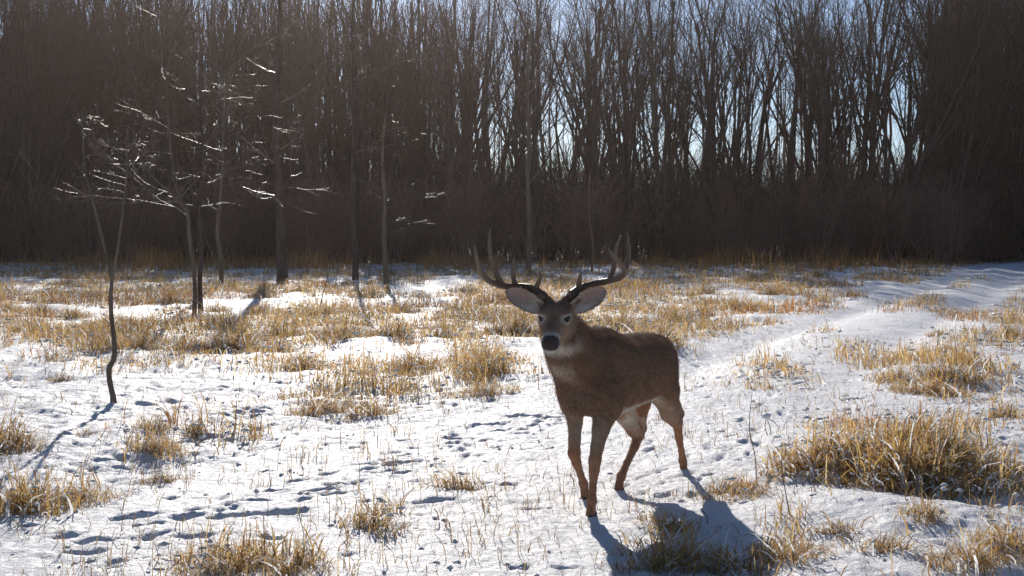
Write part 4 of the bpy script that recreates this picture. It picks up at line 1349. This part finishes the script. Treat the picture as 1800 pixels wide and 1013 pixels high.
def build_woods():
    kinds = make_tree_kinds(14)
    rg = np.random.default_rng(21)
    def tree(x, y, k, s, label, group=None):
        e = empty("bare_tree", (x, y, Hp(x, y) - .02), rg.uniform(0, 6.28))
        e.scale = (s, s, s)
        tag(e, label, "tree", group)
        tm, cm = kinds[k]
        obj("trunk", tm, e); obj("crown", cm, e)
    # rows of the wood's front; thinner in the stretch where the sky shows through
    spots = []
    def fill(n, u0, u1, d0, d1, gap):
        c = 0; tries = 0
        while c < n and tries < n * 60:
            tries += 1
            d = rg.uniform(d0, d1); u = rg.uniform(u0, u1)
            x = (u - 900) / FPX * d
            if abs(path_offset(np.array([x]), np.array([d]))[0]) < 2.3 and d < 68: continue
            if all((x - a) ** 2 + ((d - b) * .6) ** 2 > gap * gap for a, b, *_ in spots):
                spots.append((x, d, u)); c += 1
    fill(46, -120, 790, 57.5, 70, .75)
    fill(48, 790, 1660, 57.5, 72, 1.1)
    fill(24, 1660, 1980, 58, 72, .75)
    for i, (x, d, u) in enumerate(spots):
        if u < 790: lab, gr = "bare dark tree in the dense left stand of the woods", "trees of the dense left stand"
        elif u < 1660: lab, gr = "bare tree of the woods' middle stretch with sky showing between", "trees against the sky in the middle"
        else: lab, gr = "bare tree in the darkest corner of the woods where the track enters", "trees of the dark right corner"
        tree(x, d, int(rg.integers(0, len(kinds))), rg.uniform(.85, 1.12), lab, gr)
    # thicket along the wood's edge
    sk = make_shrub_kinds(7)
    n = 0
    for i in range(150):
        u = rg.uniform(-100, 1920); d = rg.uniform(54.5, 60)
        x = (u - 900) / FPX * d
        if abs(path_offset(np.array([x]), np.array([d]))[0]) < 2.2: continue
        o = obj("bare_shrub", sk[int(rg.integers(0, len(sk)))], None, (x, d, Hp(x, d) - .03))
        o.rotation_euler = (0, 0, rg.uniform(0, 6.28)); s = rg.uniform(.7, 1.15); o.scale = (s, s, s * rg.uniform(.85, 1.15))
        tag(o, "leafless brown shrub in the thicket along the edge of the woods", "shrub", "shrubs of the thicket")
    # the wood behind reads as one mass: stems and undergrowth
    V = Bag()
    def sticks(n, u0, u1, d0, d1, z0, z1, L0, L1, r0, r1, lean, sides=3):
        d = rg.uniform(d0, d1, n); u = rg.uniform(u0, u1, n)
        x = (u - 900) / FPX * d
        z = z0 + (z1 - z0) * rg.random(n) ** 1.25
        L = rg.uniform(L0, L1, n); r = np.exp(rg.uniform(math.log(r0), math.log(r1), n))
        D = np.stack([rg.normal(0, lean, n), rg.normal(0, lean, n), np.ones(n)], -1); D /= np.linalg.norm(D, axis=1, keepdims=True)
        b = np.stack([x, d, z], -1); m = b + D * (L * .5)[:, None] + rg.normal(0, .04, (n, 3)) * L[:, None]
        D2 = D + rg.normal(0, lean * .6, (n, 3)) + np.array([0, 0, .1]); D2 /= np.linalg.norm(D2, axis=1, keepdims=True)
        e = m + D2 * (L * .5)[:, None]
        ang = np.arange(3) * 2 * math.pi / 3
        ring = np.stack([np.cos(ang), np.sin(ang), np.zeros(3)], -1)
        v = np.concatenate([b[:, None] + ring * r[:, None, None], m[:, None] + ring * (r * .75)[:, None, None], e[:, None] + ring * (r * .35)[:, None, None]], 1).reshape(-1, 3)
        i0 = (np.arange(n) * 9)[:, None]
        q = []
        for a in (0, 3):
            for k in range(3):
                k2 = (k + 1) % 3
                q.append(np.stack([i0[:, 0] + a + k, i0[:, 0] + a + k2, i0[:, 0] + a + 3 + k2, i0[:, 0] + a + 3 + k], -1))
        return v, np.concatenate(q)
    def addst(*a, **k):
        v, q = sticks(*a, **k); V.add(v, q)
    # undergrowth up to about 4.5 m across the whole width
    addst(30000, -200, 2050, 58, 84, -.1, 3.6, .8, 2.2, .008, .03, .42)
    addst(7000, -200, 2050, 60, 88, -.1, 1.6, 1.5, 3.2, .012, .04, .3)
    addst(14000, 700, 1720, 58, 80, 1.6, 4.7, .8, 2.2, .008, .028, .40)
    # left mass, to the top of the picture and above
    addst(9000, -260, 330, 62, 90, 0, 13, 2.0, 4.5, .015, .06, .22)
    addst(9000, 250, 800, 64, 92, 0, 13, 2.0, 4.5, .012, .05, .22)
    addst(260, -260, 800, 66, 95, -.1, .2, 12, 17, .10, .2, .05)
    # right corner
    addst(13000, 1640, 2100, 58, 86, 0, 13, 1.6, 4.2, .015, .06, .28)
    addst(90, 1640, 2100, 64, 90, -.1, .2, 12, 16, .10, .2, .06)
    # the wood runs on past both sides of the picture
    for (a_, b_) in ((-1300, -200), (2050, 3000)):
        addst(16000, a_, b_, 58, 84, -.1, 4.0, .8, 2.4, .010, .035, .42)
        addst(9000, a_, b_, 62, 90, 0, 13, 2.0, 4.5, .015, .06, .24)
        addst(200, a_, b_, 60, 92, -.1, .2, 11, 16, .10, .2, .06)
    # distant trunks and fine branches seen against the sky in the middle
    addst(90, 790, 1680, 74, 112, -.1, .2, 14, 20, .06, .17, .07)
    addst(2600, 790, 1680, 74, 112, 3, 19, 1.6, 4.2, .007, .03, .34)
    o = obj("distant_woods", V.mesh("distant_woods", M_BARK))
    tag(o, "dark mass of bare trees and undergrowth behind the front trunks", None, None, "stuff")

TWIG_SPEC = dict(seg=[6, 5, 4], taper=[.35, .35, .4], wob=[.085, .12, .16], up=[.03, .02, 0], kids=[(4, 7), (2, 5), (0, 1)], at=[(.15, .95), (.2, .95), (0, 1)],
                 ang=[(25, 60), (25, 60), (0, 1)], len=[(.35, .65), (.4, .7), (1, 1)], rad=[(.5, .65), (.5, .7), (1, 1)], rmin=.0022)

def young_tree(name, stems, base, seed, twigs, label, cat="young tree", mat=None, rmin=.003, side_len=(.5, 1.3), side_up=.25):
    """stems: list of (points, r0, r1) in world space; fine side twigs are grown along their upper parts"""
    rg = np.random.default_rng(seed)
    e = empty(name, tuple(base)); tag(e, label, cat)
    A, B = Bag(), Bag()
    for pts, r0, r1, t0 in stems:
        n = 22
        sp = smooth_path(np.array(pts, float), n)
        v, q, t = tube(sp, np.linspace(r0, r1, n) * (1 + (.5 if t0 > 1 else .15) * np.exp(-np.linspace(0, 1, n) / .04)), 8, bumps=.06, seed=seed); A.add(v, q, t)
        for k in range(twigs if t0 < 1 else 0):
            f = rg.uniform(t0, .99); i = int(f * (n - 1))
            a = rg.uniform(0, 6.28)
            d = np.array([math.cos(a), math.sin(a), rg.normal(side_up, .25)])
            spec = dict(TWIG_SPEC); spec['rmin'] = rmin
            out = []
            grow(rg, sp[i], d, rg.uniform(*side_len) * (1.25 - .5 * f), max(rmin * 1.5, (r0 + (r1 - r0) * f) * .20), 0, spec, out)
            for lev, p, r in out:
                v, q, t = tube(p, r, (5, 4, 3)[lev]); B.add(v, q, t)
    obj("trunk", A.mesh(name + "_trunk", mat or M_SAPLING, off=base), e)
    if B.n: obj("crown", B.mesh(name + "_crown", M_TWIG, off=base), e)
    return e

def build_saplings():
    b = gpt(200, 716); d = b[1]
    P = lambda u, v, o=0: pix_depth(u, v, d + o)
    young_tree("forked_sapling", [([b - np.array([0, 0, .05]), P(199, 700), P(193, 672), P(192, 648), P(200, 632), P(201, 600), P(196, 560), P(195, 520), P(197, 492)], .026, .015, 2),
                                  ([P(197, 492), P(185, 440, .05), P(170, 380, .1), P(152, 310, .1), P(146, 250, .1), P(145, 205, .1)], .014, .006, .55),
                                  ([P(197, 492), P(208, 430, -.05), P(217, 360, -.1), P(224, 300, -.1), P(222, 240, -.1)], .014, .006, .5)],
               b, 5, 9, "slim forked sapling with a kinked stem alone on the left snow", "sapling", side_len=(.15, .45), rmin=.0016)
    b = gpt(344, 562); d = b[1]
    P = lambda u, v, o=0: pix_depth(u, v, d + o)
    young_tree("thin_tree", [([P(341, 562), P(343, 520), P(339, 460), P(333, 420), P(329, 370), P(316, 345), P(303, 290, .2), P(296, 210, .3), P(292, 120, .4)], .043, .010, .45),
                             ([P(329, 372), P(300, 340, -.3), P(268, 310, -.5), P(240, 270, -.8)], .024, .008, .2),
                             ([P(329, 380), P(300, 360, .4), P(268, 345, .6)], .016, .006, .2)],
               b, 8, 6, "thin tree with glinting twigs, left one of the close pair of trunks", mat=M_SAPLING, side_len=(.8, 2.2), side_up=.22)
    b = gpt(353, 552); d = b[1]
    young_tree("thin_tree", [([pix_depth(353, 552, d), pix_depth(351, 500, d), pix_depth(354, 440, d), pix_depth(351, 370, d), pix_depth(358, 280, d), pix_depth(352, 180, d), pix_depth(358, 80, d)], .046, .012, .4)],
               b, 9, 9, "thin dark tree with glinting twigs, right one of the close pair of trunks", mat=M_BARK, side_len=(.8, 2.3), side_up=.22)
    for (u, v, top, w, lab, sd, mt) in [
            (390, 505, [(388, 455), (382, 400), (386, 370), (390, 310), (393, 230), (396, 140)], .06, "slender curved tree right of the close pair of trunks", 11, M_SAPLING),
            (497, 498, [(495, 440), (492, 380), (489, 300), (487, 200), (490, 100), (496, -60)], .155, "stout straight tree with a brushy foot, standing in the left field", 12, M_BARK),
            (624, 490, [(625, 450), (622, 390), (621, 300), (622, 200), (618, 90), (622, -40)], .085, "straight thin trunk left of the middle, behind the tall grass tuft", 13, M_BARK),
            (679, 508, [(678, 470), (675, 410), (676, 350), (672, 280), (678, 200)], .075, "thin brownish trunk right of the straight one behind the grass tuft", 14, M_SAPLING),
            (929, 488, [(930, 440), (931, 390), (928, 330), (930, 260), (927, 160), (931, 60)], .085, "slim tree rising straight behind the buck's antlers", 15, M_SAPLING),
            (1040, 478, [(1042, 440), (1038, 400), (1034, 350), (1038, 300)], .05, "small spindly tree between the antlers and the thicket", 16, M_BRUSH)]:
        b = gpt(u, v); d = b[1]
        pts = [b - np.array([0, 0, .1])] + [pix_depth(a, c, d) for a, c in top]
        young_tree("field_tree", [(pts, w, w * .35, .3)], b, sd, 9, lab, "tree", mat=mt, rmin=.003, side_len=(.7, 1.9), side_up=.3)

def build_glare_veil():  # added air volume standing in for lens glare that lifts the dark woods
    lo = np.array([-216.0, -16.0, -2.0]); hi = np.array([216.0, 326.0, 26.0])
    v = np.array([[(lo, hi)[i][0], (lo, hi)[j][1], (lo, hi)[k][2]] for i in (0, 1) for j in (0, 1) for k in (0, 1)])
    q = [(0, 1, 3, 2), (4, 6, 7, 5), (0, 4, 5, 1), (2, 3, 7, 6), (0, 2, 6, 4), (1, 5, 7, 3)]
    m, nt, out = new_mat("glare_veil_air")
    pv = nt.nodes.new("ShaderNodeVolumePrincipled")
    pv.inputs["Color"].default_value = (0.95, 0.79, 0.70, 1)
    pv.inputs["Density"].default_value = GLARE_DENSITY
    pv.inputs["Anisotropy"].default_value = 0.75
    nt.links.new(pv.outputs[0], out.inputs["Volume"])
    o = obj("glare_veil", mesh_np("glare_veil", v, quads=q, smooth=False, mat=m))
    tag(o, "thin added veil standing in for lens glare over the woods", None, None, "stuff")

GLARE_DENSITY = 0.0003
build_glare_veil()
build_field_grass()
build_tussocks()
build_stalks()
build_saplings()
build_woods()
